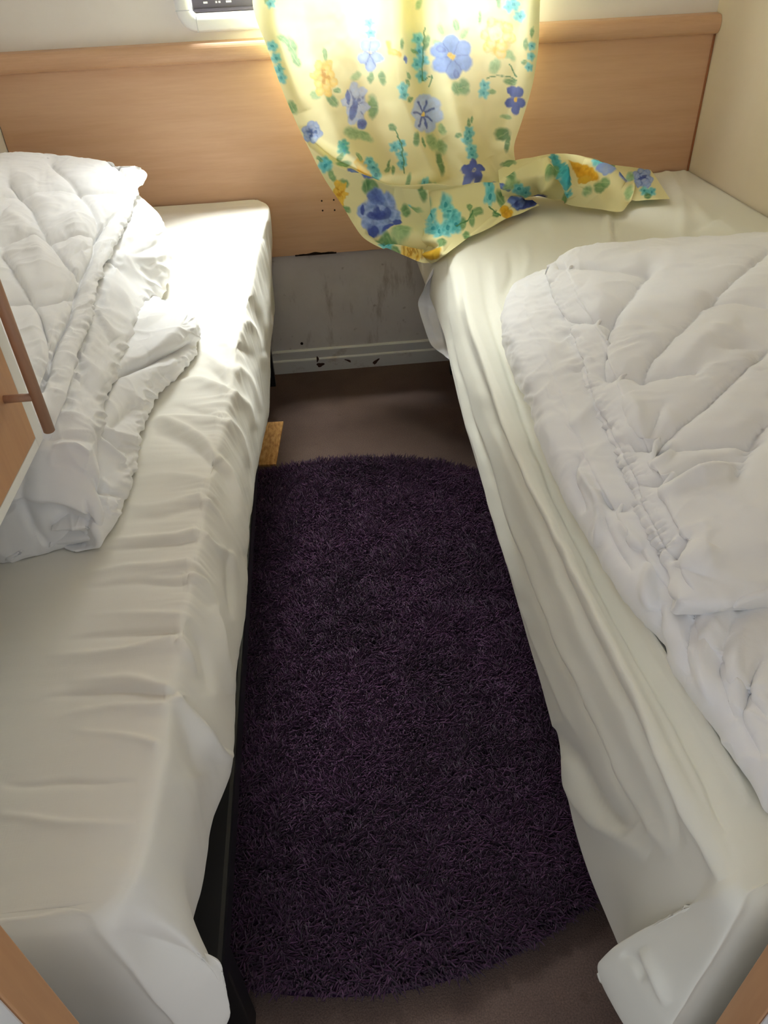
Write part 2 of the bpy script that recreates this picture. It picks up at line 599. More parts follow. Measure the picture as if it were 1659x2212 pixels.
# ---- left sheet: one grid, running from the wall over the edge and down
def sheet(side, stations, foot, xin, yin, top_z, rows_top, nS, nR):
    """stations / foot: dicts of perimeter control profiles; each a list of points edge -> hem"""
    ctrl = []
    for st in stations+foot:
        e = np.array(st[0])
        inner = np.array([xin, max(e[1], yin), top_z])
        rowpts = [inner + (e-inner)*t + np.array([0, 0, 0]) for t in rows_top]
        for q in rowpts:
            q[2] = top_z
        ctrl.append(rowpts + [np.array(q) for q in st])
    return surf(ctrl, nS, nR)


def edge_px(u, v, z=.535):
    return P(u, v, 'z', z)


LE = [(569, 447), (566, 495), (553, 536), (536, 628), (524, 682), (509, 740), (495, 844), (482, 906), (466, 977), (447, 1060), (432, 1147), (420, 1222),
      (405, 1300), (390, 1400), (375, 1480), (360, 1580), (335, 1700), (312, 1800), (288, 1890), (262, 1940)]
hemL = np.array([(2.15, -.150, .215), (2.12, -.152, .215), (1.91, -.145, .27), (1.719, -.146, .285), (1.557, -.145, .30), (1.51, -.145, .26), (1.392, -.145, .285), (1.159, -.146, .35),
                 (1.056, -.146, .37), (.939, -.146, .385), (.875, -.148, .40), (.798, -.146, .39), (.731, -.146, .378), (.604, -.150, .40), (.495, -.150, .375),
                 (.45, -.152, .40), (.425, -.170, .37), (.36, -.176, .36), (.33, -.179, .365), (.314, -.178, .365), (.292, -.158, .345), (.27, -.150, .345)])[::-1]


def left_profile(e, y):
    xh = np.interp(y, hemL[:, 0], hemL[:, 1]); zh = np.interp(y, hemL[:, 0], hemL[:, 2])
    ex, ez = e[0], e[2]
    bul = .012
    return [(ex-.024, y, ez+.001), (ex-.003, y, ez), (ex+.006, y, ez-.011), (ex+(xh-ex)*.45+bul, y, ez+(zh-ez)*.40), (xh+.004, y, ez+(zh-ez)*.80), (xh, y, zh), (xh-.014, y, zh-.02), (xh-.055, y, zh-.06)]


stL = []
e0 = np.array([-.158, 2.155, .535])
stL.append(left_profile(e0, 2.155))
stL.append(left_profile(np.array([-.128, 2.08, .535]), 2.08))
for u, v in LE[1:]:
    e = edge_px(u, v)
    stL.append(left_profile(e, e[1]))
# the corner and the foot end
corner = edge_px(226, 1985)
stL.append([(corner[0]-.03, corner[1]+.012, .535), (corner[0]-.004, corner[1]+.006, .535), (corner[0]+.006, corner[1], .52), (-.185, .283, .46), (-.150, .287, .40), (-.146, .284, .375), (-.150, .278, .30), (-.165, .28, .26)])
ft = []
ft.append([(corner[0]-.03, corner[1]+.009, .535), (corner[0]-.010, corner[1]+.004, .535), (corner[0]-.003, corner[1]-.004, .52), (corner[0]+.006, corner[1]-.006, .46), (corner[0]+.012, corner[1]-.008, .40), (corner[0]+.016, corner[1]-.008, .36), (corner[0]+.02, corner[1]-.006, .28), (corner[0]+.02, corner[1]-.002, .24)])
ft.append([(q[0]-.012, q[1]+.002, q[2]) for q in ft[0]])
for x in (-.255, -.30, -.42, -.56, -.70, -.77):
    y = corner[1]
    ft.append([(x, y+.008, .535), (x, y+.005, .535), (x, y-.001, .52), (x, y+.002, .46), (x, y+.002, .40), (x, y, .34), (x, y+.002, .28), (x, y+.006, .24)])
gL = sheet('L', stL, ft, XL+.004, corner[1]+.008, .535, (0, .25, .5, .72, .88), 900, 230)
gL = smooth_grid(gL, 2)
u, v = proj(gL)
N = normals(gL, (0.2, .6, 1.3))
kz = np.clip((gL[..., 2]-.5335)/.0012, 0, 1)[..., None]; N = N*(1-kz)+np.array([0, 0, 1.0])*kz
WL = [  # transverse creases of the top running into the edge ridge, and the folds of the drop
    ([(300, 884), (360, 842), (430, 826), (497, 850)], 9, .007, 3),
    ([(300, 900), (390, 880), (482, 905)], 8, -.004, 3),
    ([(292, 928), (370, 905), (478, 906)], 9, .007, 3),
    ([(330, 932), (400, 955), (440, 990), (468, 1022)], 16, -.006, 1),
    ([(335, 905), (410, 930), (450, 965), (470, 1000)], 10, .005, 1),
    ([(395, 762), (450, 770), (495, 812)], 8, .006, 3),
    ([(400, 790), (450, 800), (495, 835)], 8, -.004, 3),
    ([(420, 735), (470, 735), (508, 760)], 7, .004, 3),
    ([(440, 690), (480, 686), (522, 690)], 8, .004, 1),
    ([(285, 1035), (360, 1030), (455, 1045)], 12, .005, 3),
    ([(260, 1100), (340, 1095), (446, 1075)], 12, .005, 3),
    ([(270, 1130), (350, 1115), (440, 1095)], 8, -.003, 3),
    ([(200, 1170), (330, 1165), (430, 1152)], 10, .006, 3),
    ([(200, 1192), (330, 1180), (432, 1166)], 8, -.005, 3),
    ([(180, 1240), (300, 1225), (418, 1215)], 9, .004, 3),
    ([(170, 1275), (300, 1262), (408, 1262)], 10, -.004, 3),
    ([(180, 1330), (300, 1328), (400, 1330)], 9, .003, 3),
    ([(100, 1420), (250, 1410), (385, 1378)], 11, .006, 3),
    ([(120, 1385), (260, 1370), (388, 1362)], 9, -.005, 3),
    ([(150, 1470), (270, 1470), (375, 1492)], 16, .006, 3),
    ([(100, 1510), (250, 1495), (370, 1500)], 9, -.005, 3),
    ([(100, 1560), (220, 1530), (365, 1525)], 8, .003, 3),
    ([(150, 1580), (250, 1590), (350, 1610)], 8, .003, 3),
    ([(0, 1700), (180, 1690), (300, 1690)], 8, -.002, 1),
    ([(0, 1760), (160, 1780), (290, 1780)], 10, .002, 1),
    # drop
    ([(376, 1500), (420, 1560), (470, 1620), (500, 1635)], 9, .010, 1),
    ([(380, 1510), (415, 1590), (430, 1680)], 26, -.006, 1),
    ([(440, 1085), (470, 1120), (500, 1170)], 8, .006, 2),
    ([(432, 1155), (460, 1180), (500, 1200), (515, 1260)], 8, .006, 2),
    ([(410, 1245), (440, 1262), (470, 1330)], 8, .006, 2),
    ([(468, 1000), (490, 1040), (510, 1110)], 9, -.006, 2),
    ([(470, 985), (500, 1030), (522, 1120), (526, 1200)], 8, .007, 1),
    ([(386, 1385), (410, 1420), (430, 1460)], 7, .006, 2),
    ([(486, 905), (520, 950), (540, 1010)], 8, .006, 2),
    ([(496, 850), (530, 880), (548, 930)], 10, .008, 2),
    ([(505, 790), (535, 820), (560, 890)], 9, .006, 2),
    ([(512, 745), (540, 770), (545, 800)], 7, -.005, 2),
    ([(523, 690), (550, 720), (572, 800)], 9, .006, 2),
    ([(540, 640), (560, 700), (575, 770)], 8, -.005, 1),
    ([(566, 520), (578, 600), (575, 700), (573, 760)], 8, .006, 1),
    ([(575, 480), (592, 560), (590, 640), (583, 700)], 7, -.005, 1),
    ([(460, 1310), (480, 1400), (495, 1500)], 10, .006, 1),
    ([(400, 1340), (440, 1400), (455, 1500)], 12, -.005, 1),
    ([(490, 1180), (500, 1260), (500, 1340)], 8, -.005, 1),
]
d = strokes(u, v, WL, 1.25, .6, .5)
# small gathers along the hemmed edge
X, Y, Z = gL[..., 0], gL[..., 1], gL[..., 2]
ed = np.exp(-((Z-.527)/.02)**2)*np.exp(-((X+.175)/.035)**2)
d += ed*.0034*fbm(Y*70, X*8, o=3)*np.clip((Y-.45)*4, 0, 1)
d += .0018*fbm(X*6, Y*16, Z*8, 3) + .0008*fbm(X*10, Y*60, Z*10, 2)
fade = np.clip((YB-.02-Y)/.05, 0, 1)
gL = gL + N*(d*fade)[..., None]
gL[..., 1] = np.minimum(gL[..., 1], YB-.018)
vs, fs = merge([gL])
sl = link('bed_sheet', mesh_np('bed_sheet', vs, fs), M_SHEET_L)
tag(sl, 'crumpled white sheet covering the left bed, bright by the headboard', 'sheet')

# ---- right sheet
RE = [(950, 500), (966, 560), (985, 640), (1005, 700), (1050, 830), (1100, 950), (1150, 1080), (1200, 1200), (1250, 1310), (1300, 1400), (1350, 1500), (1400, 1590), (1450, 1680), (1500, 1765), (1545, 1855)]
hemR = np.array([(2.15, .285, .33), (1.885, .283, .33), (1.74, .280, .34), (1.55, .27, .36), (1.401, .257, .36), (1.317, .25, .37), (1.236, .25, .35), (1.134, .25, .351), (1.055, .25, .337), (.964, .25, .309), (.836, .25, .309),
                 (.684, .25, .277), (.609, .25, .269), (.562, .25, .262), (.527, .25, .253), (.517, .25, .227), (.425, .257, .19), (.356, .264, .185), (.31, .262, .20), (.28, .250, .21), (.235, .245, .25)])[::-1]


def right_profile(e, y):
    xh = np.interp(y, hemR[:, 0], hemR[:, 1]); zh = np.interp(y, hemR[:, 0], hemR[:, 2])
    ex, ez = e[0], e[2]
    return [(ex+.04, y, ez+.002), (ex+.012, y, ez), (ex-.002, y, ez-.014), (ex+(xh-ex)*.4-.004, y, ez+(zh-ez)*.35), (ex+(xh-ex)*.8-.003, y, ez+(zh-ez)*.75), (xh, y, zh), (xh+.016, y, zh-.012), (xh+.07, y, zh-.008)]


stR = []
for x, y in ((.290, 2.155), (.288, 2.0), (.287, 1.86)):
    stR.append(right_profile(np.array([x, y, .535]), y))
for u, v in RE[1:]:
    e = edge_px(u, v)
    stR.append(right_profile(np.array([e[0]+.004, e[1], e[2]]), e[1]))
cr = edge_px(1590, 1945)
stR.append([(cr[0]+.035, cr[1]+.014, .535), (cr[0]+.006, cr[1]+.012, .535), (cr[0]-.006, cr[1]+.012, .515), (.250, .258, .45), (.232, .275, .37), (.212, .285, .285), (.222, .28, .235), (.245, .285, .225)])
fr = [[(cr[0]+.03, cr[1]+.009, .535), (cr[0]+.010, cr[1]+.004, .535), (cr[0]+.002, cr[1]-.003, .52), (cr[0]-.003, cr[1]-.006, .46), (cr[0]-.008, cr[1]-.006, .38), (cr[0]-.012, cr[1]-.006, .30), (cr[0]-.014, cr[1]-.005, .22), (cr[0]-.012, cr[1]+.0, .20)]]
fr.append([(q[0]+.013, q[1]+.002, q[2]) for q in fr[0]])
for x in (.322, .38, .50, .70, .90, 1.058):
    y = cr[1]
    fr.append([(x, y+.008, .535), (x, y+.005, .535), (x, y-.001, .52), (x, y+.001, .46), (x, y+.001, .38), (x, y, .30), (x, y+.002, .22), (x, y+.006, .20)])
gR = sheet('R', stR, fr, XR-.004, cr[1]+.008, .535, (0, .25, .5, .72, .88), 900, 230)
gR = smooth_grid(gR, 2)
u, v = proj(gR)
N = normals(gR, (0.2, .6, 1.3))
kz = np.clip((gR[..., 2]-.5335)/.0012, 0, 1)[..., None]; N = N*(1-kz)+np.array([0, 0, 1.0])*kz
WR = [  # long pleats along the bed edge
    ([(1000, 575), (1012, 680), (1060, 830), (1120, 980), (1200, 1160), (1290, 1340), (1400, 1560), (1480, 1740), (1560, 1900)], 15, .011, 1),
    ([(985, 590), (1000, 720), (1060, 900), (1140, 1080), (1220, 1270), (1290, 1420), (1380, 1600), (1440, 1740), (1465, 1830)], 13, -.009, 1),
    ([(965, 600), (985, 740), (1030, 900), (1090, 1080), (1150, 1230), (1230, 1420), (1300, 1580), (1380, 1750), (1445, 1845)], 12, .009, 1),
    ([(968, 680), (1000, 820), (1060, 1020), (1120, 1190), (1190, 1370), (1280, 1560), (1330, 1680), (1400, 1800)], 12, -.008, 1),
    ([(970, 740), (1010, 900), (1060, 1080), (1110, 1230), (1160, 1380), (1210, 1500), (1250, 1600)], 10, .006, 1),
    ([(1065, 560), (1075, 660), (1110, 780), (1160, 920), (1210, 1040), (1260, 1140), (1330, 1260), (1420, 1410), (1530, 1580), (1620, 1740)], 11, .010, 1),
    ([(1040, 560), (1055, 660), (1095, 800), (1150, 950), (1220, 1110), (1310, 1290), (1400, 1450), (1500, 1640), (1570, 1800)], 15, -.008, 1),
    ([(1100, 540), (1105, 590), (1090, 640)], 9, -.005, 1),
    ([(1130, 520), (1140, 560), (1130, 600)], 9, .004, 1),
    ([(1195, 1570), (1240, 1650), (1290, 1740), (1360, 1800)], 18, -.010, 1),
    ([(1218, 1640), (1230, 1700), (1290, 1780), (1400, 1850)], 18, .006, 1),
    ([(1385, 2048), (1415, 2110), (1441, 2171)], 14, .005, 1), ([(1341, 2062), (1373, 2082), (1390, 2120)], 9, -.004, 1),
    # top near the wall
    ([(1310, 455), (1312, 500), (1316, 530)], 7, .007, 1),
    ([(1322, 455), (1324, 500), (1328, 530)], 6, -.005, 1),
    ([(1440, 372), (1470, 430), (1475, 520)], 14, .008, 0),
    ([(1480, 420), (1520, 470), (1560, 490), (1600, 505)], 12, .005, 1),
    ([(1500, 500), (1540, 478), (1565, 470)], 9, -.006, 1),
    ([(1180, 470), (1200, 520)], 10, .003, 1),
    ([(1250, 470), (1255, 520)], 10, -.002, 1),
    ([(1425, 385), (1445, 366), (1470, 368), (1485, 400)], 12, .010, 1),
]
d = strokes(u, v, WR, 1.35, .5, -.5)
X, Y, Z = gR[..., 0], gR[..., 1], gR[..., 2]
d += .0018*fbm(X*9, Y*4, Z*9, 3) + .0007*fbm(X*40, Y*8, Z*30, 2)
fade = np.clip((YB-.018-Y)/.04, 0, 1)*np.clip((XR-.003-X)/.02, 0, 1)
gR = gR + N*(d*fade)[..., None]
gR[..., 1] = np.minimum(gR[..., 1], YB-.018); gR[..., 0] = np.minimum(gR[..., 0], XR-.003)
vs, fs = merge([gR])
sr = link('bed_sheet', mesh_np('bed_sheet', vs, fs), M_SHEET_R)
tag(sr, 'ivory sheet with long pleats down the side of the right bed', 'sheet')
# white under-sheet corner hanging out near the headboard
UC = []
for a, b, c, y in (((962, 520), (945, 520), (950, 520), 1.86), ((968, 560), (944, 570), (944, 565), 1.80), ((975, 610), (918, 625), (930, 600), 1.86), ((975, 660), (903, 655), (935, 660), 1.90),
                   ((985, 700), (916, 705), (945, 700), 1.84), ((985, 745), (932, 745), (958, 745), 1.80), ((990, 778), (972, 777), (980, 778), 1.62)):
    UC.append([P(a[0], a[1], 'y', y-.02), P(c[0], c[1], 'y', y-.01), P(b[0], b[1], 'y', y)])
gU = surf(UC, 80, 50)
u, v = proj(gU)
gU += normals(gU, (0, .5, 1))*strokes(u, v, [([(950, 560), (945, 660), (965, 770)], 8, .010, 1), ([(930, 600), (925, 660), (945, 740)], 7, -.006, 1)])[..., None]
vs, fs = merge([gU])
us = link('under_sheet', mesh_np('under_sheet', vs, fs), M_PROT)
tag(us, 'bright white under-sheet corner hanging below the curtain at the right bed', 'sheet')
for o in (sl, sr, us):
    s = o.modifiers.new('thickness', 'SOLIDIFY'); s.thickness = .0015; s.offset = -1

# ------------------------------------------------------------------ duvets
def Zp(u, v, z):
    return P(u, v, 'z', z)


def duvet_patch(rows, nr, nc, st, seed, top, pucker=None, rough=.002, sm=2, crease=.0028, tip=None):
    ctrl = [[np.array(q) for q in r] for r in rows]
    g = smooth_grid(surf(ctrl, nr, nc), sm)
    u, v = proj(g)
    N = normals(g, top)
    d = strokes(u, v, st, 1.35, .6, 0)
    X, Y, Z = g[..., 0], g[..., 1], g[..., 2]
    d += rough*fbm(X*14+seed, Y*14, Z*14, 3)
    wx, wy = fbm(X*7+seed, Y*7, o=2)*.06, fbm(X*7, Y*7+seed+9, o=2)*.06
    rg = 1-np.abs(fbm((X+wx)*17+(Y+wy)*9, (Y+wy)*13-(X+wx)*6+seed, Z*6, 2))*2
    d += crease*np.clip(rg, 0, 1)**3
    rg = 1-np.abs(fbm((X+wx)*34-(Y+wy)*18, (Y+wy)*24+(X+wx)*14+seed*2, Z*12, 2))*2
    d += .45*crease*np.clip(rg, 0, 1)**3
    if pucker is not None:
        for line, w, amp, lam in pucker:
            c = curve_px(line, 40)
            dd, t, _ = seg_dist(u, v, c)
            L = np.sum(np.linalg.norm(np.diff(c, axis=0), axis=1))
            q = fbm(t*L/lam+.35*fbm(t*L/lam*.4, dd/40., o=2), dd/(w*1.6)+seed*3.1, o=2)
            d += amp*1.15*np.exp(-(dd/w)**2)*(1-2.2*np.abs(q))
    if tip is not None:
        d *= 1-.85*np.exp(-((u-tip[0])**2+(v-tip[1])**2)/30.0**2)
    return g + N*d[..., None]


# left duvet: three folds piled up. rows run from the headboard end to the camera end
# L, the lowest fold, lies on the bed
def rowL(out, zt, hi, inn):
    """outline px (touching), top height, shoulder shift, inner x"""
    o = Zp(out[0], out[1], .565)
    d = hi
    return [(o[0]-.03, o[1], .540), (o[0]-.004, o[1], .545), (o[0], o[1], .562), (o[0]-.008, o[1], .562+(zt-.562)*.5), (o[0]-d*.5, o[1], zt-.006), (o[0]-d, o[1], zt), (o[0]-d*2.2, o[1], zt+.01), (inn, o[1], zt)]


rowsL = []
o = Zp(345, 640, .56)
rowsL.append([(o[0]-.03, o[1]+.01, .54), (o[0]-.01, o[1]+.012, .542), (o[0]-.01, o[1]+.012, .545), (o[0]-.02, o[1]+.012, .55), (o[0]-.03, o[1]+.012, .555), (o[0]-.05, o[1]+.012, .556), (o[0]-.1, o[1]+.01, .556), (-.70, o[1]+.01, .556)])
for out, zt, hi in (((378, 655), .572, .03), ((410, 680), .586, .04), ((425, 708), .596, .045), ((420, 736), .602, .05), ((399, 765), .606, .06), ((366, 798), .610, .06), ((337, 831), .615, .06), ((308, 873), .62, .055),
                    ((294, 915), .622, .05), ((286, 970), .625, .05), ((270, 1020), .622, .05), ((250, 1077), .610, .055), ((233, 1115), .597, .06), ((208, 1150), .582, .07)):
    rowsL.append(rowL(out, zt, hi, -.70))
for y, xe, zt in ((.712, -.318, .572), (.703, -.336, .562), (.696, -.352, .553), (.692, -.366, .544), (.705, -.38, .538)):
    rowsL.append([(xe-.03, y, .538), (xe-.004, y, .540), (xe, y, min(.555, zt)), (xe-.008, y, zt-.012 if zt > .56 else zt), (xe-.03, y, zt-.004), (xe-.06, y, zt), (xe-.13, y-.004, zt), (-.70, y-.01, zt)])
TOPV = (0.1, .6, 1.6)
stLo = [
    ([(414, 748), (380, 762), (330, 778), (280, 796), (245, 815), (222, 850)], 9, -.016, 0),     # fold line of the wedge
    ([(400, 700), (360, 735), (320, 765)], 18, .008, 1),
    ([(300, 870), (270, 905), (235, 930)], 14, -.008, 1), ([(285, 950), (250, 940), (220, 925)], 9, .006, 1),
    ([(195, 1000), (200, 1040), (230, 1065), (250, 1080)], 9, -.012, 1),
    ([(215, 1035), (235, 1070), (238, 1100)], 8, .008, 1), ([(180, 1080), (190, 1120), (185, 1150)], 7, -.006, 1), ([(195, 1075), (212, 1080), (225, 1080)], 6, .006, 1),
    ([(70, 1080), (85, 1140), (120, 1175)], 9, -.010, 1), ([(60, 1040), (75, 1100)], 10, -.006, 1),
    ([(262, 1000), (235, 975), (205, 950)], 8, .006, 1), ([(280, 985), (245, 960), (210, 930)], 8, -.006, 1),
]
gLo = duvet_patch(rowsL, 380, 240, stLo, 1, TOPV, [([(425, 708), (399, 765), (337, 831), (294, 915), (270, 1020), (233, 1115)], 26, .005, 17), ([(374, 661), (416, 686), (424, 720), (410, 750)], 24, .004, 12)])

# M, the middle roll
def rowM(out, zo, zt, w, zu=.55):
    o = Zp(out[0], out[1], zo)
    return [(o[0]-.06, o[1], zu), (o[0]-.018, o[1], zu+.004), (o[0]-.002, o[1], zo-.012), (o[0]-.001, o[1], zo+.012), (o[0]-w*.35, o[1], zo+(zt-zo)*.75), (o[0]-w, o[1], zt), (o[0]-w*2, o[1], zt+.006), (-.70, o[1], zt)]


rowsM = []
o = Zp(268, 432, .62)
rowsM.append([(o[0]-.06, o[1]+.01, .55), (o[0]-.03, o[1]+.03, .56), (o[0]-.02, o[1]+.035, .59), (o[0]-.03, o[1]+.035, .61), (o[0]-.05, o[1]+.03, .63), (o[0]-.08, o[1]+.03, .64), (o[0]-.14, o[1]+.03, .65), (-.70, o[1]+.03, .65)])
for out, zo, zt, w, zu in (((293, 439), .625, .665, .03, .55), ((322, 462), .615, .672, .05, .55), ((349, 486), .61, .675, .065, .55), ((364, 518), .605, .675, .075, .55), ((369, 553), .60, .675, .08, .55), ((360, 590), .595, .672, .085, .55),
                           ((338, 622), .59, .670, .085, .55), ((318, 645), .592, .667, .075, .55), ((293, 688), .605, .668, .065, .58), ((272, 736), .615, .67, .06, .59), ((250, 785), .625, .672, .058, .60), ((226, 840), .635, .674, .055, .61), ((213, 900), .635, .674, .055, .61),
                           ((200, 950), .635, .672, .055, .61), ((200, 985), .630, .666, .065, .60), ((211, 1030), .612, .660, .075, .585), ((221, 1070), .592, .650, .08, .57), ((222, 1105), .580, .637, .085, .56), ((210, 1140), .568, .620, .085, .55)):
    rowsM.append(rowM(out, zo, zt, w, zu))
l = [np.array(q) for q in rowsM[-1]]
for y, h, xe in ((.711, .608, -.314), (.702, .594, -.332), (.695, .577, -.354), (.690, .558, -.378), (.689, .543, -.395), (.700, .538, -.40)):
    rowsM.append([(xe-.05, y, .538), (xe-.012, y, .539), (xe, y, min(.55, h)), (xe-.004, y, max(.54, h-.010)), (xe-.03, y, h-.003), (xe-.07, y, h), (xe-.14, y, h), (-.70, y, h)])
stM = [([(330, 470), (310, 500), (285, 520), (250, 545)], 9, -.006, 1), ([(362, 520), (330, 535), (290, 550), (240, 560)], 9, -.005, 1),
       ([(355, 560), (320, 560), (270, 555), (230, 562)], 10, .006, 1), ([(300, 640), (280, 600), (250, 575), (225, 565)], 9, -.006, 1),
       ([(280, 700), (260, 640), (225, 600)], 9, .005, 1), ([(255, 760), (230, 720), (200, 690)], 9, -.006, 1), ([(245, 735), (215, 690), (195, 670)], 8, .005, 1),
       ([(225, 830), (190, 790), (165, 770)], 9, .005, 1), ([(215, 870), (180, 835), (155, 810)], 8, -.005, 1), ([(205, 930), (165, 905), (120, 905)], 9, .004, 1),
       ([(195, 960), (150, 945), (100, 950)], 8, -.004, 1), ([(190, 985), (160, 965), (115, 965)], 6, .005, 1), ([(60, 1010), (45, 1070), (70, 1140), (110, 1180)], 12, -.005, 1), ([(185, 1075), (192, 1120), (186, 1150)], 7, -.005, 1), ([(200, 1030), (225, 1070), (232, 1100)], 7, -.005, 1)]
gM = duvet_patch(rowsM, 380, 220, stM, 2, TOPV, [([(330, 480), (355, 560), (318, 640), (272, 736), (226, 840), (205, 930)], 30, .0042, 19), ([(250, 560), (215, 640), (180, 760), (140, 880)], 24, .005, 15)])

# T, the quilted top flap with a pointed corner
def rowT(out, zo, zt, w, zin, yin=0.0):
    o = Zp(out[0], out[1], zo)
    xs = XL+.012
    return [(o[0]-.05, o[1], zo-.018), (o[0]-.012, o[1], zo-.014), (o[0], o[1], zo-.003), (o[0]-.006, o[1], zo+.006), (o[0]-w*.5, o[1]+yin*.1, zo+(zt-zo)*.7), (o[0]-w, o[1]+yin*.2, zt), (o[0]+(xs-o[0])*.45, o[1]+yin*.5, (zt+zin)/2+.004), (o[0]+(xs-o[0])*.75, o[1]+yin*.8, zin), (xs, o[1]+yin, zin-.01)]


rowsT = []
o = Zp(314, 361, .700)
fa = [Zp(298, 357, .695), Zp(290, 356, .698), Zp(280, 356, .70), Zp(265, 356, .705), Zp(240, 354, .71), Zp(200, 353, .715), Zp(120, 352, .72), Zp(20, 352, .72), (XL+.012, 1.99, .71)]
rowsT.append([np.array(q)+np.array([0, .012, -.025]) for q in fa])
rowsT.append(fa)
for out, zo, zt, w, zin, yi in (((316, 372), .700, .712, .05, .735, .14), ((308, 392), .695, .714, .06, .738, .13), ((296, 420), .69, .716, .06, .74, .12), ((281, 450), .686, .717, .06, .742, .11), ((262, 490), .684, .718, .06, .745, .10),
                                ((247, 520), .684, .718, .06, .745, .09), ((228, 556), .684, .718, .06, .744, .08), ((216, 595), .686, .718, .055, .742, .06), ((203, 630), .686, .718, .055, .74, .05), ((194, 675), .688, .717, .05, .738, .04), ((178, 715), .69, .716, .05, .735, .03),
                                ((166, 755), .69, .714, .045, .73, .02), ((156, 805), .688, .71, .04, .722, .01), ((138, 855), .684, .702, .04, .71, 0), ((120, 905), .676, .69, .04, .69, 0), ((98, 960), .655, .665, .03, .66, 0)):
    rowsT.append(rowT(out, zo, zt, w, zin, yi))
last = rowT((80, 1000), .62, .63, .03, .62, 0)
rowsT.append(last)
seamT = [
    [(298, 362), (285, 410), (262, 450), (215, 500), (205, 540), (185, 590), (178, 620), (160, 670), (140, 710), (118, 760), (110, 790), (92, 840)],       # border seam
    [(110, 352), (150, 385), (190, 430), (222, 492)],
    [(20, 390), (60, 440), (95, 500), (140, 560), (175, 595)],
    [(0, 540), (35, 595), (75, 650), (112, 755)],
    [(0, 415), (60, 412), (130, 406), (200, 405), (275, 406)],
    [(0, 520), (60, 505), (140, 510), (218, 502)],
    [(0, 650), (50, 645), (100, 645), (170, 628)],
    [(250, 352), (272, 380), (292, 400)],
]
stT = [(s, 3.2, -.006, 0) for s in seamT]+[(s, 17, -.0065, 0) for s in seamT]
stT += [([(60, 480), (90, 560), (100, 620)], 30, .010, 1), ([(20, 560), (60, 620), (90, 700)], 22, .008, 1), ([(150, 460), (180, 540)], 26, .008, 1), ([(100, 380), (180, 385), (240, 380)], 16, .006, 1), ([(20, 380), (80, 390)], 14, .006, 1),
        ([(10, 460), (40, 480), (60, 485)], 20, .008, 1), ([(60, 690), (90, 740), (100, 790)], 20, .006, 1), ([(150, 430), (110, 440), (60, 430)], 14, .006, 1)]
gT = duvet_patch(rowsT, 420, 300, stT, 3, TOPV, [(seamT[0], 30, .0045, 16), ([(308, 390), (262, 490), (216, 595), (178, 715)], 18, .004, 13), (seamT[4], 16, .0015, 14), (seamT[5], 16, .0015, 14), (seamT[2], 16, .0015, 14)], .003, tip=(312, 372))
for g in (gLo,):                                   # the near end of the lowest fold is tucked under the roll
    k = np.clip((.82-g[..., 1])/.05, 0, 1)*np.clip((-.30-g[..., 0])/.04, 0, 1)
    g[..., 2] = g[..., 2]*(1-k)+np.minimum(g[..., 2], .575)*k
    g[..., 1] = np.where(g[..., 0] < -.335, np.maximum(g[..., 1], .706), g[..., 1])
for g in (gLo, gM, gT):
    g[..., 0] = np.maximum(g[..., 0], XL+.004)
    g[..., 2] = np.maximum(g[..., 2], .5365)
vs, fs = merge([gLo, gM, gT])
dl = link('duvet', mesh_np('duvet', vs, fs), M_DUVET)
tag(dl, 'thick white quilted duvet folded in a high pile on the left bed', 'duvet')

# right duvet: lower fold D1 and quilted upper fold D2
def rowD(out, zt, w, zi=None, z0=.562):
    o = Zp(out[0], out[1], z0)
    zi = zt if zi is None else zi
    xe = XR-.012
    return [(o[0]+.03, o[1], .540), (o[0]+.006, o[1], .544), (o[0], o[1], z0), (o[0]+.006, o[1], z0+(zt-z0)*.5), (o[0]+w*.45, o[1], zt-.008), (o[0]+w, o[1], zt), (o[0]+(xe-o[0])*.4, o[1], zi), (o[0]+(xe-o[0])*.7, o[1], zi), (xe, o[1], zi-.01)]


rowsD1 = []
o = Zp(1175, 592, .555)
rowsD1.append([(o[0]+.03, o[1]+.01, .54), (o[0]+.01, o[1]+.012, .542), (o[0], o[1]+.014, .55), (o[0]+.01, o[1]+.014, .556), (o[0]+.03, o[1]+.014, .56), (o[0]+.08, o[1]+.014, .562), (.7, o[1]+.014, .562), (.9, o[1]+.014, .562), (XR-.012, o[1]+.014, .56)])
for out, zt, w in (((1140, 608), .578, .05), ((1112, 626), .588, .06), ((1097, 650), .596, .065), ((1090, 685), .60, .07), ((1093, 735), .604, .07), ((1112, 790), .606, .07), ((1138, 845), .606, .065), ((1162, 910), .605, .06), ((1190, 990), .603, .06), ((1222, 1055), .60, .055),
                   ((1262, 1130), .598, .05), ((1310, 1208), .596, .05), ((1365, 1290), .594, .05), ((1411, 1350), .592, .05), ((1487, 1467), .592, .05), ((1556, 1555), .592, .05), ((1600, 1620), .592, .05), ((1659, 1715), .590, .05)):
    rowsD1.append(rowD(out, zt, w))
l = rowsD1[-1]
rowsD1.append([(q[0]+.01, .281, .545+(q[2]-.545)*.35) for q in l])
rowsD1.append([(q[0]+.02, .280, .54) for q in l])
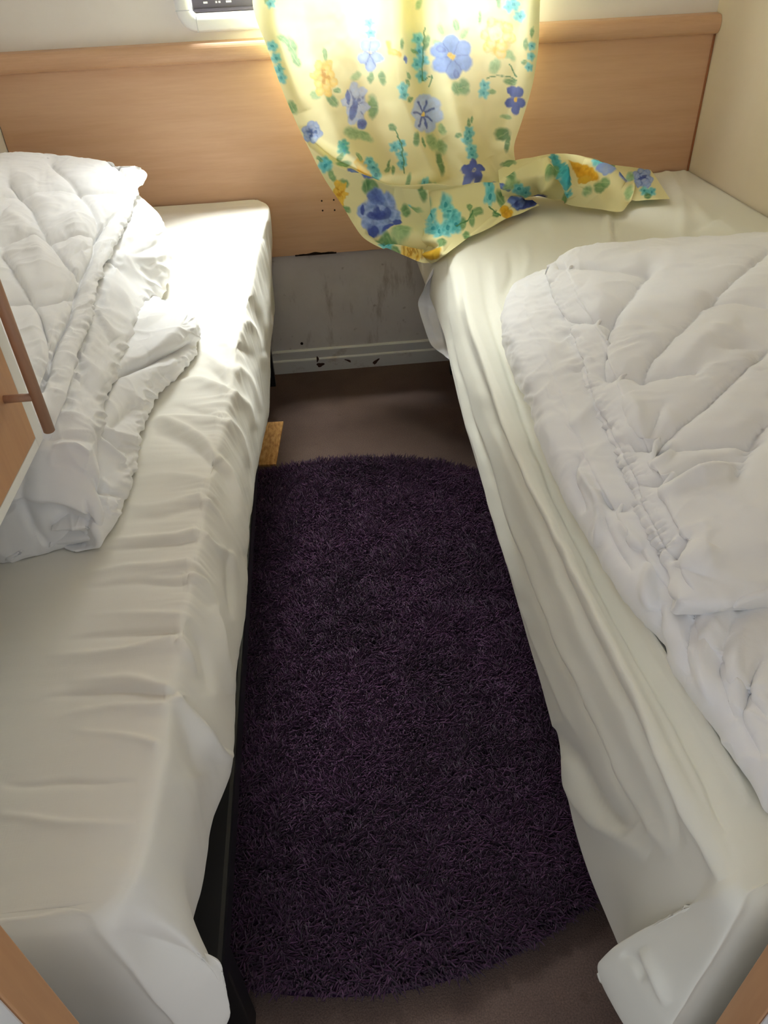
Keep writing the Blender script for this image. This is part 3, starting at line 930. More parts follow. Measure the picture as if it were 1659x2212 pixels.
stD1 = [([(1250, 990), (1240, 1040), (1262, 1110)], 9, -.008, 1), ([(1245, 1010), (1280, 1060), (1300, 1090)], 8, .006, 1), ([(1295, 1065), (1320, 1090), (1370, 1100)], 9, -.008, 1), ([(1285, 1060), (1300, 1120), (1290, 1180)], 9, .006, 1),
        ([(1340, 1130), (1360, 1160), (1390, 1190)], 10, .006, 1), ([(1300, 1100), (1330, 1180), (1370, 1240)], 9, -.006, 1), ([(1430, 1300), (1420, 1360), (1440, 1420)], 10, -.006, 1), ([(1410, 1220), (1400, 1270), (1410, 1320)], 12, .008, 1),
        ([(1520, 1300), (1490, 1350), (1480, 1420), (1500, 1470)], 12, -.006, 1), ([(1560, 1310), (1530, 1370), (1515, 1440), (1540, 1520)], 12, .005, 1), ([(1600, 1310), (1570, 1380), (1555, 1450), (1590, 1560)], 13, -.006, 1), ([(1645, 1320), (1600, 1390), (1590, 1470), (1630, 1590)], 13, .005, 1),
        ([(1659, 1400), (1620, 1480), (1610, 1560), (1650, 1650)], 11, -.008, 1), ([(1400, 1080), (1410, 1110)], 8, .004, 1), ([(1290, 870), (1260, 900), (1230, 930)], 12, .004, 1)]
gD1 = duvet_patch(rowsD1, 460, 240, stD1, 4, (0, .5, 1.6), [([(1184, 610), (1210, 680), (1240, 770), (1270, 860)], 32, .0040, 16), ([(1095, 690), (1120, 800), (1170, 920)], 40, .0025, 21)])

def rowD2(out, zo, zt, w, zi, lift=0.0):
    o = Zp(out[0], out[1], zo)
    xe = XR-.012
    return [(o[0]+.05, o[1], zo-.022), (o[0]+.012, o[1], zo-.018), (o[0], o[1], zo-.004), (o[0]+.006, o[1], zo+.007), (o[0]+w*.5, o[1], zo+(zt-zo)*.7), (o[0]+w, o[1], zt), (o[0]+(xe-o[0])*.4, o[1], zi), (o[0]+(xe-o[0])*.7, o[1], zi+.004), (xe, o[1], zi-.004)]


far = [Zp(1187, 577, .615), Zp(1188, 574, .618), Zp(1192, 568, .62), Zp(1200, 561, .622), Zp(1215, 552, .624), Zp(1255, 537, .626), Zp(1380, 521, .628), Zp(1520, 516, .628), (XR-.012, 1.34, .625)]
rowsD2 = [[np.array(q)+np.array([0, .008, -.05]) for q in far], [np.array(q)+np.array([0, .010, -.02]) for q in far], far]
for out, zo, zt, w, zi in (((1184, 592), .615, .635, .05, .65), ((1190, 615), .612, .638, .05, .656), ((1204, 652), .612, .64, .05, .66), ((1229, 708), .612, .642, .05, .665), ((1255, 769), .612, .642, .05, .666), ((1270, 824), .612, .642, .05, .666), ((1290, 875), .610, .64, .05, .664),
                           ((1315, 925), .609, .638, .05, .66), ((1341, 986), .608, .634, .045, .655), ((1374, 1047), .606, .632, .04, .65), ((1386, 1087), .605, .632, .04, .65), ((1406, 1148), .604, .632, .04, .65), ((1440, 1200), .604, .632, .035, .65), ((1452, 1240), .605, .630, .03, .645), ((1450, 1268), .605, .624, .03, .635)):
    rowsD2.append(rowD2(out, zo, zt, w, zi))
near = [Zp(1468, 1294, .600), Zp(1468, 1296, .603), Zp(1470, 1297, .607), Zp(1476, 1297, .610), Zp(1500, 1297, .612), Zp(1538, 1295, .613), Zp(1640, 1282, .615), Zp(1760, 1265, .616), (XR-.012, .50, .615)]
rowsD2.append(near)
rowsD2.append([np.array(q)+np.array([0, .004, -.018]) for q in near])
seamD = [
    [(1184, 600), (1204, 655), (1229, 712), (1262, 775), (1285, 860), (1318, 925), (1350, 990), (1380, 1045), (1392, 1095), (1420, 1150), (1455, 1205)],
    [(1405, 576), (1360, 640), (1322, 690), (1305, 750), (1300, 805)],
    [(1659, 540), (1570, 610), (1480, 700), (1410, 770), (1388, 810)],
    [(1659, 750), (1570, 830), (1500, 895), (1415, 960)],
    [(1659, 905), (1620, 950), (1590, 1020)],
    [(1205, 572), (1300, 574), (1405, 578)],
    [(1229, 694), (1280, 692), (1326, 692)],
    [(1300, 812), (1350, 808), (1390, 808), (1500, 806)],
    [(1365, 968), (1440, 964), (1520, 958), (1640, 948)],
    [(1540, 640), (1590, 645), (1659, 655)],
]
stD2 = [(s, 3.4, -.005, 0) for s in seamD] + [(s, 18, -.0065, 0) for s in seamD[1:]]
stD2 += [([(1597, 980), (1500, 1005), (1440, 1035), (1385, 1050)], 8, -.016, 1), ([(1590, 1010), (1500, 1035), (1430, 1070)], 16, .010, 1), ([(1495, 1155), (1475, 1185), (1455, 1212)], 9, -.012, 3), ([(1520, 1180), (1500, 1240)], 30, .006, 1),
         ([(1350, 860), (1380, 900), (1370, 960)], 20, .007, 1), ([(1450, 800), (1520, 740), (1600, 700)], 30, .008, 1), ([(1260, 620), (1300, 650), (1270, 680)], 24, .005, 1), ([(1455, 940), (1440, 985), (1405, 1010)], 8, .006, 1), ([(1430, 880), (1460, 920), (1490, 900)], 16, .004, 1),
         ([(1600, 780), (1640, 800)], 14, .005, 1), ([(1350, 735), (1400, 730), (1440, 735)], 8, .004, 1), ([(1560, 760), (1600, 745), (1650, 750)], 8, -.006, 1), ([(1440, 870), (1410, 930), (1395, 965)], 7, -.005, 1)]
gD2 = duvet_patch(rowsD2, 420, 300, stD2, 5, (0, .5, 1.6), [(seamD[0], 20, .0045, 13), (seamD[1], 18, .0014, 16), (seamD[2], 18, .0014, 16), (seamD[7], 14, .0014, 16)], .0025)
for g in (gD1, gD2):
    g[..., 0] = np.minimum(g[..., 0], XR-.004)
    g[..., 2] = np.maximum(g[..., 2], .5365)
vs, fs = merge([gD1, gD2])
dr = link('duvet', mesh_np('duvet', vs, fs), M_DUVET)
tag(dr, 'white quilted duvet folded flat over the ivory sheet of the right bed', 'duvet')
for o in (dl, dr):
    s = o.modifiers.new('thickness', 'SOLIDIFY'); s.thickness = .002; s.offset = -1

# ------------------------------------------------------------------ curtain
rowsC = [  # (left/lower edge u, v, y), (right edge u, v, y)
    ((830, -760, 2.09), (1230, -760, 2.09)), ((740, -560, 2.088), (1210, -560, 2.088)), ((650, -360, 2.085), (1190, -360, 2.085)), ((575, -160, 2.08), (1180, -160, 2.08)), ((545, 0, 2.075), (1167, 0, 2.075)), ((576, 100, 2.07), (1163, 100, 2.075)), ((612, 200, 2.06), (1150, 185, 2.07)), ((640, 265, 2.05), (1127, 262, 2.065)),  # unseen upper rows slant right, shaped to let light onto the left bed
    ((668, 325, 2.04), (1111, 312, 2.06)), ((700, 385, 2.02), (1113, 350, 2.05)), ((738, 442, 1.98), (1116, 382, 2.03)), ((783, 512, 1.92), (1120, 408, 1.98)), ((838, 541, 1.86), (1122, 418, 1.955)),
    ((880, 558, 1.82), (1124, 424, 1.94)), ((918, 569, 1.78), (1125, 428, 1.93)), ((946, 562, 1.73), (1126, 430, 1.92)), ((964, 533, 1.69), (1127, 431, 1.92)), ((1006, 515, 1.67), (1128, 432, 1.91)),
    ((1049, 498, 1.715), (1130, 433, 1.91)), ((1091, 477, 1.765), (1133, 434, 1.91)), ((1165, 443, 1.87), (1150, 432, 1.90))]
KC = 9
cu = np.zeros((len(rowsC), KC, 3))
for i, (a, b) in enumerate(rowsC):
    for k in range(KC):
        cu[i, k] = np.array(a) + (np.array(b)-np.array(a))*(k/(KC-1))
NR, NC = 640, 520
uvy = surf(cu, NR, NC)                                 # smooth sheet in (u, v, y)
pu, pv = uvy[..., 0].copy(), uvy[..., 1].copy()
dd = _f*F_PX + _r*(pu[..., None]-W_PX/2) - _u*(pv[..., None]-H_PX/2)
gC = CAM + dd*(uvy[..., 2:]/dd[..., 1:2])
zmin = .549-np.clip((.305-gC[..., 0])/.03, 0, 4)**2*.05
low = gC[..., 2] < zmin
tt = (zmin-CAM[2])/dd[..., 2]
gC = np.where(low[..., None], CAM+dd*tt[..., None], gC)
gC = smooth_grid(gC, 12)
N = normals(gC, (0, .3, 1.0))
stC = [  # pleats of the hanging part
    ([(640, -330), (650, 0), (680, 150), (730, 300), (800, 380)], 34, .018, 0), ([(700, -330), (740, 0), (790, 200), (850, 370)], 34, -.014, 0),
    ([(830, -330), (840, 0), (865, 200), (930, 370)], 22, .018, 0), ([(880, -330), (890, 0), (915, 180), (980, 380)], 24, -.016, 0),
    ([(930, -330), (940, 0), (960, 150), (1000, 300), (1040, 390)], 24, .014, 0), ([(1040, -330), (1040, 0), (1050, 150), (1060, 320)], 34, -.012, 0),
    ([(1130, -330), (1125, 0), (1110, 160), (1085, 300)], 18, .010, 0), ([(590, 0), (612, 120), (660, 240)], 14, -.008, 1),
    # the swag: lip of the upper fold and the hollow under it
    ([(655, 300), (700, 345), (749, 378), (804, 403), (867, 412), (956, 416), (1040, 428), (1110, 432)], 13, .030, 0),
    ([(680, 310), (740, 350), (804, 378), (867, 388), (956, 392), (1060, 408)], 10, -.030, 0),
    ([(800, 400), (900, 420), (1000, 432), (1110, 440)], 9, -.006, 1),
    ([(850, 425), (960, 432), (1060, 440), (1115, 440)], 12, .018, 1), ([(930, 408), (1010, 416), (1080, 426)], 6, -.012, 1),
    ([(770, 470), (860, 500), (930, 525), (960, 545)], 18, .014, 1),
    ([(790, 500), (860, 526), (910, 538), (955, 530)], 8, -.022, 1),
    ([(830, 530), (890, 548), (940, 552)], 10, .018, 1),
    ([(930, 470), (1000, 470), (1060, 460), (1110, 440)], 22, .014, 1),
    ([(905, 440), (935, 480), (950, 515)], 12, -.006, 1),
    ([(960, 300), (1000, 360), (1050, 400)], 16, .008, 1), ([(1060, 340), (1080, 380), (1105, 415)], 10, -.010, 1), ([(1090, 330), (1100, 345), (1112, 350)], 8, .006, 1),
]
d = strokes(pu, pv, stC, 1.2, .3, 0, 3.0) + .002*fbm(pu/45, pv/60, o=3)
gC = gC + N*d[..., None]
zmin = .549-np.clip((.305-gC[..., 0])/.03, 0, 4)**2*.05
gC[..., 2] = np.maximum(gC[..., 2], zmin)
# tail lying on the bed
tail = [((1088, 433, .562), (1080, 402, .60), (1076, 368, .605)), ((1125, 430, .562), (1115, 388, .615), (1115, 346, .62)), ((1160, 424, .556), (1162, 380, .622), (1162, 338, .632)), ((1192, 431, .552), (1195, 385, .624), (1205, 332, .638)),
        ((1238, 445, .552), (1240, 390, .612), (1245, 334, .632)), ((1296, 452, .552), (1290, 400, .60), (1288, 346, .612)), ((1342, 457, .551), (1335, 405, .578), (1325, 355, .588)), ((1366, 436, .551), (1372, 402, .562), (1372, 361, .572)), ((1447, 430, .549), (1427, 398, .556), (1406, 366, .562))]
tl = np.array(tail)
uvz = surf(tl, 420, 220)
tu, tv = uvz[..., 0].copy(), uvz[..., 1].copy()
dd = _f*F_PX + _r*(tu[..., None]-W_PX/2) - _u*(tv[..., None]-H_PX/2)
gK = CAM + dd*((uvz[..., 2:]-CAM[2])/dd[..., 2:3])
N = normals(gK, (0, .3, 1.0))
stK = [([(1085, 400), (1120, 375), (1170, 352), (1200, 345)], 9, .010, 1), ([(1090, 385), (1130, 360), (1165, 348)], 7, -.008, 1), ([(1180, 350), (1190, 385), (1165, 410)], 9, .012, 1), ([(1195, 375), (1205, 410), (1215, 440)], 8, -.012, 1),
       ([(1225, 345), (1220, 390), (1235, 430)], 9, .010, 1), ([(1250, 360), (1255, 400), (1280, 430)], 14, -.007, 1), ([(1260, 350), (1310, 370), (1350, 395)], 10, .010, 1), ([(1290, 352), (1340, 372), (1365, 400)], 6, -.008, 1), ([(1350, 380), (1365, 405), (1360, 440)], 7, .006, 1)]
d = strokes(tu, tv, stK, 1.7, .3, 0, 3.0) + .002*fbm(tu/40, tv/40, o=3)
gK = gK + N*d[..., None]
gK[..., 2] = np.maximum(gK[..., 2], .549); gK[..., 1] = np.minimum(gK[..., 1], YB-.022)


# doubled cloth behind the front layer where the pleats overlap
def strip(pts, y):
    c = np.array([[(a[0], a[1], y), ((a[0]+b[0])/2, (a[1]+b[1])/2, y-.004), (b[0], b[1], y)] for a, b in pts])
    s = surf(c, 200, 40)
    u, v = s[..., 0].copy(), s[..., 1].copy()
    dd = _f*F_PX + _r*(u[..., None]-W_PX/2) - _u*(v[..., None]-H_PX/2)
    return CAM + dd*(s[..., 2:]/dd[..., 1:2]), u, v


S1, s1u, s1v = strip([((960, -740), (1020, -740)), ((860, -330), (935, -330)), ((850, 0), (922, 0)), ((870, 120), (935, 120)), ((890, 230), (955, 230)), ((925, 310), (980, 310))], 2.102)
S2, s2u, s2v = strip([((835, -740), (880, -740)), ((650, -330), (700, -330)), ((580, -160), (630, -160)), ((550, 0), (590, 0)), ((582, 100), (622, 100)), ((616, 200), (658, 200)), ((650, 270), (700, 270))], 2.100)
S3, s3u, s3v = strip([((1170, -740), (1226, -740)), ((1145, -330), (1186, -330)), ((1132, 0), (1163, 0)), ((1128, 100), (1160, 100)), ((1116, 185), (1146, 185)), ((1095, 255), (1124, 255))], 2.100)

S4, s4u, s4v = None, None, None
c4 = np.array([[(a[0], a[1], y), ((a[0]+b[0])/2, (a[1]+b[1])/2, y-.006), (b[0], b[1], y-.03)] for a, b, y in (((672, 322), (690, 362), 2.085), ((705, 345), (735, 430), 2.08), ((752, 372), (795, 495), 2.06), ((802, 396), (850, 522), 2.02), ((867, 406), (900, 540), 1.98), ((925, 410), (940, 530), 1.93))])
s4 = surf(c4, 160, 60)
s4u, s4v = s4[..., 0].copy(), s4[..., 1].copy()
d4 = _f*F_PX + _r*(s4u[..., None]-W_PX/2) - _u*(s4v[..., None]-H_PX/2)
S4 = CAM + d4*(s4[..., 2:]/d4[..., 1:2])
GREEN, GREEN2, GREEN3 = (136, 180, 124), (88, 142, 92), (182, 206, 152)
TEAL, TEAL2 = (88, 194, 204), (150, 224, 226)
BLUE, BLUE2, BLUE3 = (130, 158, 220), (82, 100, 180), (184, 204, 240)
YEL, YEL2 = (232, 190, 66), (244, 222, 140)


def lin(c):
    return np.array(srgb(*c)[:3])


def paint(u, v):
    col = np.empty(u.shape+(3,)); col[:] = lin((238, 231, 178))
    nx, ny = fbm(u/9, v/9, o=2)*3.0, fbm(u/9+40, v/9+11, o=2)*3.0
    uu, vv = u+nx, v+ny
    wash = fbm(u/7+3, v/7, o=3)

    def blob(cx, cy, rx, ry, rot, c, c2=None, k=1.0, soft=.22):
        R = max(rx, ry)*1.5
        m = (np.abs(u-cx) < R+6) & (np.abs(v-cy) < R+6)
        if not m.any():
            return
        a = math.radians(rot); dx, dy = uu[m]-cx, vv[m]-cy
        x, y = dx*math.cos(a)+dy*math.sin(a), -dx*math.sin(a)+dy*math.cos(a)
        r = np.hypot(x/rx, y/ry)
        al = np.clip((1-r)/soft, 0, 1)*k
        base = lin(c)[None, :]
        if c2 is not None:
            t = np.clip(r*.75+.45*wash[m], 0, 1)[:, None]
            base = lin(c2)[None, :]*(1-t) + base*t
        base = base*(1+.16*wash[m][:, None])
        col[m] = col[m]*(1-al[:, None]) + np.clip(base, 0, 1)*al[:, None]

    def leaf(cx, cy, l, w, rot, c=GREEN, c2=GREEN2):
        blob(cx, cy, l*1.08, w*1.08, rot, c, c2, .9, .4)
        a = math.radians(rot)
        line([(cx-l*math.cos(a)*.8, cy-l*math.sin(a)*.8), (cx+l*math.cos(a)*.8, cy+l*math.sin(a)*.8)], 1.2, GREEN3, .45)

    def line(pts, w, c, k=1.0):
        p = np.asarray(pts, float); lo, hi = p.min(0)-3*w-6, p.max(0)+3*w+6
        m = (u > lo[0]) & (u < hi[0]) & (v > lo[1]) & (v < hi[1])
        if not m.any():
            return
        dq, _, _ = seg_dist(uu[m], vv[m], p)
        al = np.clip(1.4-dq/w, 0, 1)*k
        col[m] = col[m]*(1-al[:, None]) + lin(c)*al[:, None]

    def flower(cx, cy, r, n, c, c2, cc=None, sq=1.0, rot=0, pl=.62, pw=.42):
        for k in range(n):
            a = math.radians(rot)+2*math.pi*k/n
            blob(cx+r*pl*math.cos(a)*sq, cy+r*pl*math.sin(a), r*.52*(.6+.4*sq), r*pw*(.6+.4*sq), math.degrees(a), c, c2)
        for k in range(n):
            a = math.radians(rot)+2*math.pi*(k+.5)/n
            line([(cx, cy), (cx+r*.75*math.cos(a)*sq, cy+r*.75*math.sin(a))], 1.4, BLUE2 if c == BLUE else c, .55)
        if cc:
            blob(cx, cy, r*.16, r*.16, 0, cc, None)

    def rose(cx, cy, rx, ry, c, c2, c3, seed):
        q = np.random.default_rng(seed)
        blob(cx, cy, rx*.9, ry*.9, 0, c, c3)
        for ring, m in ((.62, 6), (.36, 5), (.14, 3)):
            for k in range(m):
                a = 2*math.pi*(k+q.uniform(-.25, .25))/m+ring*7
                x, y = cx+rx*ring*math.cos(a), cy+ry*ring*math.sin(a)
                r1, r2 = rx*(.40-.12*(ring < .3)), ry*(.34-.1*(ring < .3))
                d_ = math.degrees(math.atan2(ry*math.sin(a), rx*math.cos(a)))+90
                blob(x, y, r1, r2, d_, c2, c2, .75, .35)
                blob(x+rx*.13*math.cos(a), y+ry*.13*math.sin(a), r1*.92, r2*.80, d_, c, c3, .97, .25)
        for k in range(5):
            a = q.uniform(0, 2*math.pi); t = q.uniform(.05, .35)
            x, y = cx+rx*t*math.cos(a), cy+ry*t*math.sin(a)
            blob(x, y, rx*.2, ry*.11, math.degrees(a)+60, c2, c2, .8, .4)

    def sprig(pts, r, c=TEAL, c2=TEAL2):
        for (x, y) in pts:
            for k in range(5):
                a = 2*math.pi*k/5+x
                blob(x+r*.5*math.cos(a), y+r*.5*math.sin(a), r*.68, r*.55, math.degrees(a), c2, c, .9, .5)
            blob(x, y, r*.3, r*.3, 0, (64, 160, 176), None)

    # hanging part, from the top
    for q in ((1060, -60), (960, -140), (700, -120), (820, -190), (620, -90), (1100, -220), (930, -260)):
        flower(q[0], q[1], 38, 5, BLUE if q[0] % 3 else YEL, BLUE2 if q[0] % 3 else YEL2, YEL)
        leaf(q[0]+40, q[1]+25, 22, 10, 40); leaf(q[0]-36, q[1]+28, 20, 9, 130)
    leaf(630, 100, 26, 13, 65); leaf(612, 85, 16, 9, 40); leaf(640, 130, 20, 9, 60)
    sprig([(588, 100), (596, 125), (603, 150), (608, 170)], 13)
    leaf(578, 5, 14, 8, 60); sprig([(585, 8)], 12); leaf(632, 232, 18, 10, 60)
    leaf(702, 118, 18, 6, 80); leaf(680, 205, 14, 12, 20, GREEN3, GREEN); leaf(716, 215, 20, 11, 50); leaf(728, 195, 10, 6, 20)
    rose(700, 167, 28, 44, YEL, (206, 150, 44), YEL2, 3)
    leaf(806, 232, 13, 30, 0); leaf(770, 165, 16, 9, -30, GREEN3, GREEN); leaf(765, 288, 28, 14, 15, GREEN3, GREEN); leaf(790, 295, 22, 10, 30, GREEN3, GREEN)
    rose(769, 225, 28, 50, BLUE3, BLUE2, (206, 218, 244), 5); blob(782, 268, 14, 12, 0, BLUE, BLUE2); blob(764, 238, 9, 26, 15, BLUE, BLUE2); blob(752, 210, 6, 18, 0, BLUE, BLUE2)
    sprig([(798, 50), (800, 72)], 13); leaf(826, 168, 9, 20, -10); leaf(802, 168, 8, 14, 10)
    flower(800, 118, 38, 5, BLUE, BLUE3, None, .6, 90)
    line([(838, 92), (842, 112), (862, 118)], 5, YEL, .9); blob(852, 112, 14, 8, 25, YEL, YEL2)
    sprig([(905, 85), (908, 110), (914, 132), (904, 140), (913, 165)], 14); leaf(922, 92, 8, 18, 5); leaf(897, 112, 10, 5, 30); line([(918, 60), (915, 175), (935, 165), (930, 190)], 1.5, GREEN2)
    leaf(905, 10, 7, 14, 20, GREEN3, GREEN); leaf(868, 95, 6, 13, 0); blob(876, 128, 5, 9, 0, BLUE, BLUE2); leaf(882, 165, 5, 10, -20); leaf(880, 180, 5, 10, -20)
    sprig([(868, 190), (871, 204)], 13); leaf(885, 215, 6, 9, 60)
    leaf(950, 62, 16, 9, 70, GREEN3, GREEN); leaf(985, 55, 15, 8, 80); leaf(1003, 72, 17, 10, -50, GREEN3, GREEN); leaf(985, 190, 17, 13, 60); leaf(1002, 188, 15, 20, -10); leaf(945, 95, 16, 8, 40, GREEN3, GREEN)
    flower(976, 122, 46, 6, BLUE, (134, 162, 224), YEL, 1.0, 25, .6, .48); blob(950, 105, 12, 9, 30, BLUE2, BLUE); blob(985, 160, 12, 8, 60, BLUE2, BLUE); blob(970, 118, 7, 7, 0, YEL2, YEL)
    leaf(1071, 143, 20, 13, 110, GREEN3, GREEN); leaf(1096, 117, 20, 10, 40, GREEN3, GREEN)
    rose(1076, 80, 34, 48, YEL, (226, 176, 60), (248, 232, 170), 8); blob(1072, 72, 15, 17, 0, (222, 222, 196), YEL2)
    sprig([(1100, 14), (1108, 10), (1121, 34)], 14); leaf(1040, 38, 5, 18, 5); leaf(1078, 5, 6, 14, 0)
    sprig([(1050, 185), (1048, 202)], 13); leaf(1066, 198, 9, 6, 0); line([(1055, 170), (1075, 163), (1100, 165), (1112, 175)], 1.5, GREEN2); leaf(1101, 177, 16, 8, 15); line([(1100, 140), (1113, 165)], 1.5, GREEN2)
    blob(922, 232, 34, 30, 0, BLUE3, (206, 214, 244)); flower(922, 247, 42, 6, BLUE3, (196, 210, 242), None, .75, 10, .6, .5)
    for a in (30, 75, 120, 190, 240, 290, 340):
        line([(916, 247), (916+24*math.cos(math.radians(a)), 247+30*math.sin(math.radians(a)))], 2.6, BLUE2, .95)
    blob(916, 247, 5, 5, 0, YEL2, YEL)
    leaf(897, 300, 7, 18, 5); leaf(912, 308, 4, 13, -10); leaf(934, 308, 14, 24, -30, GREEN3, GREEN); leaf(955, 318, 12, 18, -20, GREEN3, GREEN); leaf(952, 352, 10, 27, -15, GREEN2, GREEN2); leaf(957, 280, 9, 14, -20, GREEN3, GREEN)
    flower(1113, 215, 34, 5, BLUE2, (90, 110, 190), YEL, .55, 20); leaf(1085, 290, 19, 16, -30, GREEN2, GREEN2); leaf(1096, 310, 7, 20, 10, GREEN2, GREEN2); leaf(1092, 252, 14, 6, 10, GREEN3, GREEN)
    sprig([(1148, 100), (1146, 122), (1143, 145)], 10); leaf(1135, 95, 8, 14, 0); leaf(1132, 135, 8, 6, 0); leaf(1150, 70, 6, 14, 10)
    sprig([(1012, 285), (1007, 300), (1016, 322), (1018, 335)], 14); leaf(988, 292, 7, 8, 40); leaf(1012, 265, 5, 10, 0); leaf(1020, 258, 4, 8, 0)
    sprig([(853, 318), (866, 312), (868, 335), (870, 352)], 12); leaf(848, 274, 9, 10, 0); line([(852, 280), (868, 310), (874, 370)], 1.5, GREEN2); leaf(842, 352, 4, 10, 20); leaf(850, 365, 5, 9, 0); leaf(838, 365, 9, 5, -40)
    rose(674, 286, 24, 25, BLUE, (84, 116, 190), BLUE3, 9)
    leaf(742, 355, 20, 9, -10, GREEN2, GREEN); sprig([(740, 312), (742, 326)], 13, (40, 170, 160), (90, 200, 190)); leaf(735, 340, 6, 10, 20)
    sprig([(700, 352), (703, 360)], 15); leaf(690, 345, 10, 5, 40)
    blob(785, 362, 28, 12, 40, YEL, YEL2); sprig([(797, 350), (806, 362), (813, 375)], 12); leaf(775, 340, 12, 5, 60)
    blob(762, 375, 16, 11, 25, BLUE2, BLUE); blob(790, 390, 18, 12, 30, BLUE2, BLUE)
    # swag
    leaf(717, 380, 7, 16, -25, GREEN2, GREEN); leaf(742, 398, 15, 7, 25, GREEN2, GREEN)
    rose(733, 420, 15, 34, YEL, (206, 146, 40), (236, 196, 90), 12); leaf(748, 452, 12, 8, 30)
    leaf(800, 412, 22, 8, 25, GREEN2, GREEN); leaf(876, 456, 11, 15, -20); leaf(790, 412, 12, 10, 70)
    rose(819, 462, 50, 46, BLUE3, BLUE2, BLUE, 14); blob(812, 470, 22, 12, 10, BLUE2, (66, 84, 168), .85); blob(835, 462, 12, 16, 20, BLUE2, (66, 84, 168), .8); blob(812, 430, 22, 14, 20, BLUE, BLUE2); blob(858, 484, 12, 10, 0, BLUE2, BLUE2); blob(806, 500, 14, 9, 10, BLUE2, BLUE2); blob(840, 496, 20, 5, -25, BLUE2, BLUE2); blob(783, 455, 5, 14, 0, BLUE2, BLUE2)
    leaf(868, 508, 26, 16, 0, GREEN3, GREEN); leaf(835, 515, 14, 10, 40); leaf(820, 515, 12, 6, -20, GREEN2, GREEN); leaf(845, 520, 18, 8, 40, GREEN2, GREEN)
    leaf(904, 430, 6, 12, 20, GREEN2, GREEN); leaf(915, 440, 6, 10, -20, GREEN2, GREEN)
    sprig([(918, 452), (928, 465), (963, 452), (970, 468), (935, 492), (948, 500), (980, 480), (968, 496), (985, 490)], 17)
    leaf(1013, 462, 7, 11, -20, GREEN2, GREEN); leaf(1032, 470, 13, 8, -10, GREEN2, GREEN); leaf(1020, 482, 8, 12, -10, GREEN2, GREEN); leaf(1000, 490, 7, 11, 20, GREEN2, GREEN); leaf(1007, 510, 10, 9, 0); line([(985, 492), (1010, 485), (1022, 470)], 1.4, GREEN2)
    sprig([(1055, 433), (1057, 448)], 13); leaf(1080, 450, 13, 8, 30); leaf(1070, 470, 8, 7, 0, GREEN2, GREEN2); blob(1094, 466, 15, 11, 0, YEL, (206, 150, 44)); line([(1056, 462), (1080, 472)], 1.5, GREEN2)
    blob(1143, 438, 45, 12, -22, BLUE2, (56, 66, 130)); blob(1118, 446, 20, 8, -20, BLUE, BLUE2)
    sprig([(830, 528), (842, 535)], 13); leaf(856, 548, 12, 6, 30); rose(893, 552, 30, 13, YEL, (190, 140, 50), YEL2, 15); blob(940, 548, 18, 14, -30, (206, 160, 60), YEL); leaf(955, 528, 12, 9, -40)
    flower(1020, 372, 26, 5, BLUE2, (86, 104, 184), None, .9, 50); leaf(985, 402, 14, 8, -35); leaf(1018, 405, 14, 9, 40); leaf(930, 392, 26, 7, 8, GREEN3, GREEN); leaf(860, 395, 14, 5, 20); leaf(885, 385, 6, 14, 10); sprig([(920, 388)], 7)
    blob(1080, 402, 22, 8, 12, BLUE2, BLUE); blob(1098, 406, 8, 7, 0, BLUE2, BLUE2)
    # tail on the bed
    leaf(1098, 353, 18, 7, -10, GREEN2, GREEN); leaf(1105, 400, 22, 10, -20, GREEN3, GREEN); sprig([(1120, 408), (1135, 415)], 14); leaf(1105, 385, 12, 10, 0)
    sprig([(1198, 345), (1206, 362), (1214, 378), (1222, 392)], 14, (60, 176, 190), TEAL); leaf(1190, 378, 12, 10, 0); leaf(1200, 370, 8, 14, 0, GREEN2, GREEN); sprig([(1228, 415)], 11); leaf(1218, 432, 8, 13, 20, GREEN2, GREEN)
    blob(1262, 370, 42, 12, 28, YEL, (222, 160, 40)); blob(1265, 384, 14, 9, 10, (216, 170, 70), YEL)
    leaf(1268, 412, 12, 17, 20, GREEN3, GREEN); leaf(1295, 404, 14, 14, 0, GREEN2, GREEN); leaf(1308, 394, 10, 12, 0, GREEN2, GREEN); leaf(1356, 418, 8, 18, 10, GREEN3, GREEN)
    sprig([(1285, 355), (1296, 360)], 12); leaf(1325, 366, 14, 8, 10, GREEN2, GREEN); blob(1305, 372, 22, 9, 15, BLUE, BLUE3); blob(1345, 385, 16, 9, 20, (230, 236, 250), BLUE); blob(1340, 382, 10, 6, 10, BLUE2, BLUE); leaf(1320, 357, 10, 6, -20)
    rose(1388, 384, 24, 24, BLUE, BLUE2, BLUE3, 21); leaf(1362, 382, 10, 12, 0, (150, 206, 180), GREEN); sprig([(1408, 414), (1392, 412)], 11); leaf(1400, 424, 8, 8, 0, GREEN2, GREEN2)
    return col


vs, fs = merge([gC, gK, S1, S2, S3, S4])
me = mesh_np('curtain', vs, fs)
cols = np.concatenate([paint(a, b).reshape(-1, 3) for a, b in ((pu, pv), (tu, tv), (s1u+30, s1v), (s2u+25, s2v), (s3u-25, s3v), (s4u+40, s4v-60))])
if len(me.vertices) == len(cols):
    at = me.color_attributes.new('Pattern', 'FLOAT_COLOR', 'POINT')
    at.data.foreach_set('color', np.concatenate([np.clip(cols, 0, 1), np.ones((len(cols), 1))], 1).astype(np.float32).ravel())
ct = link('curtain', me, M_CURT)
tag(ct, 'pale yellow floral curtain before the window, its end trailing across the right bed', 'curtain')

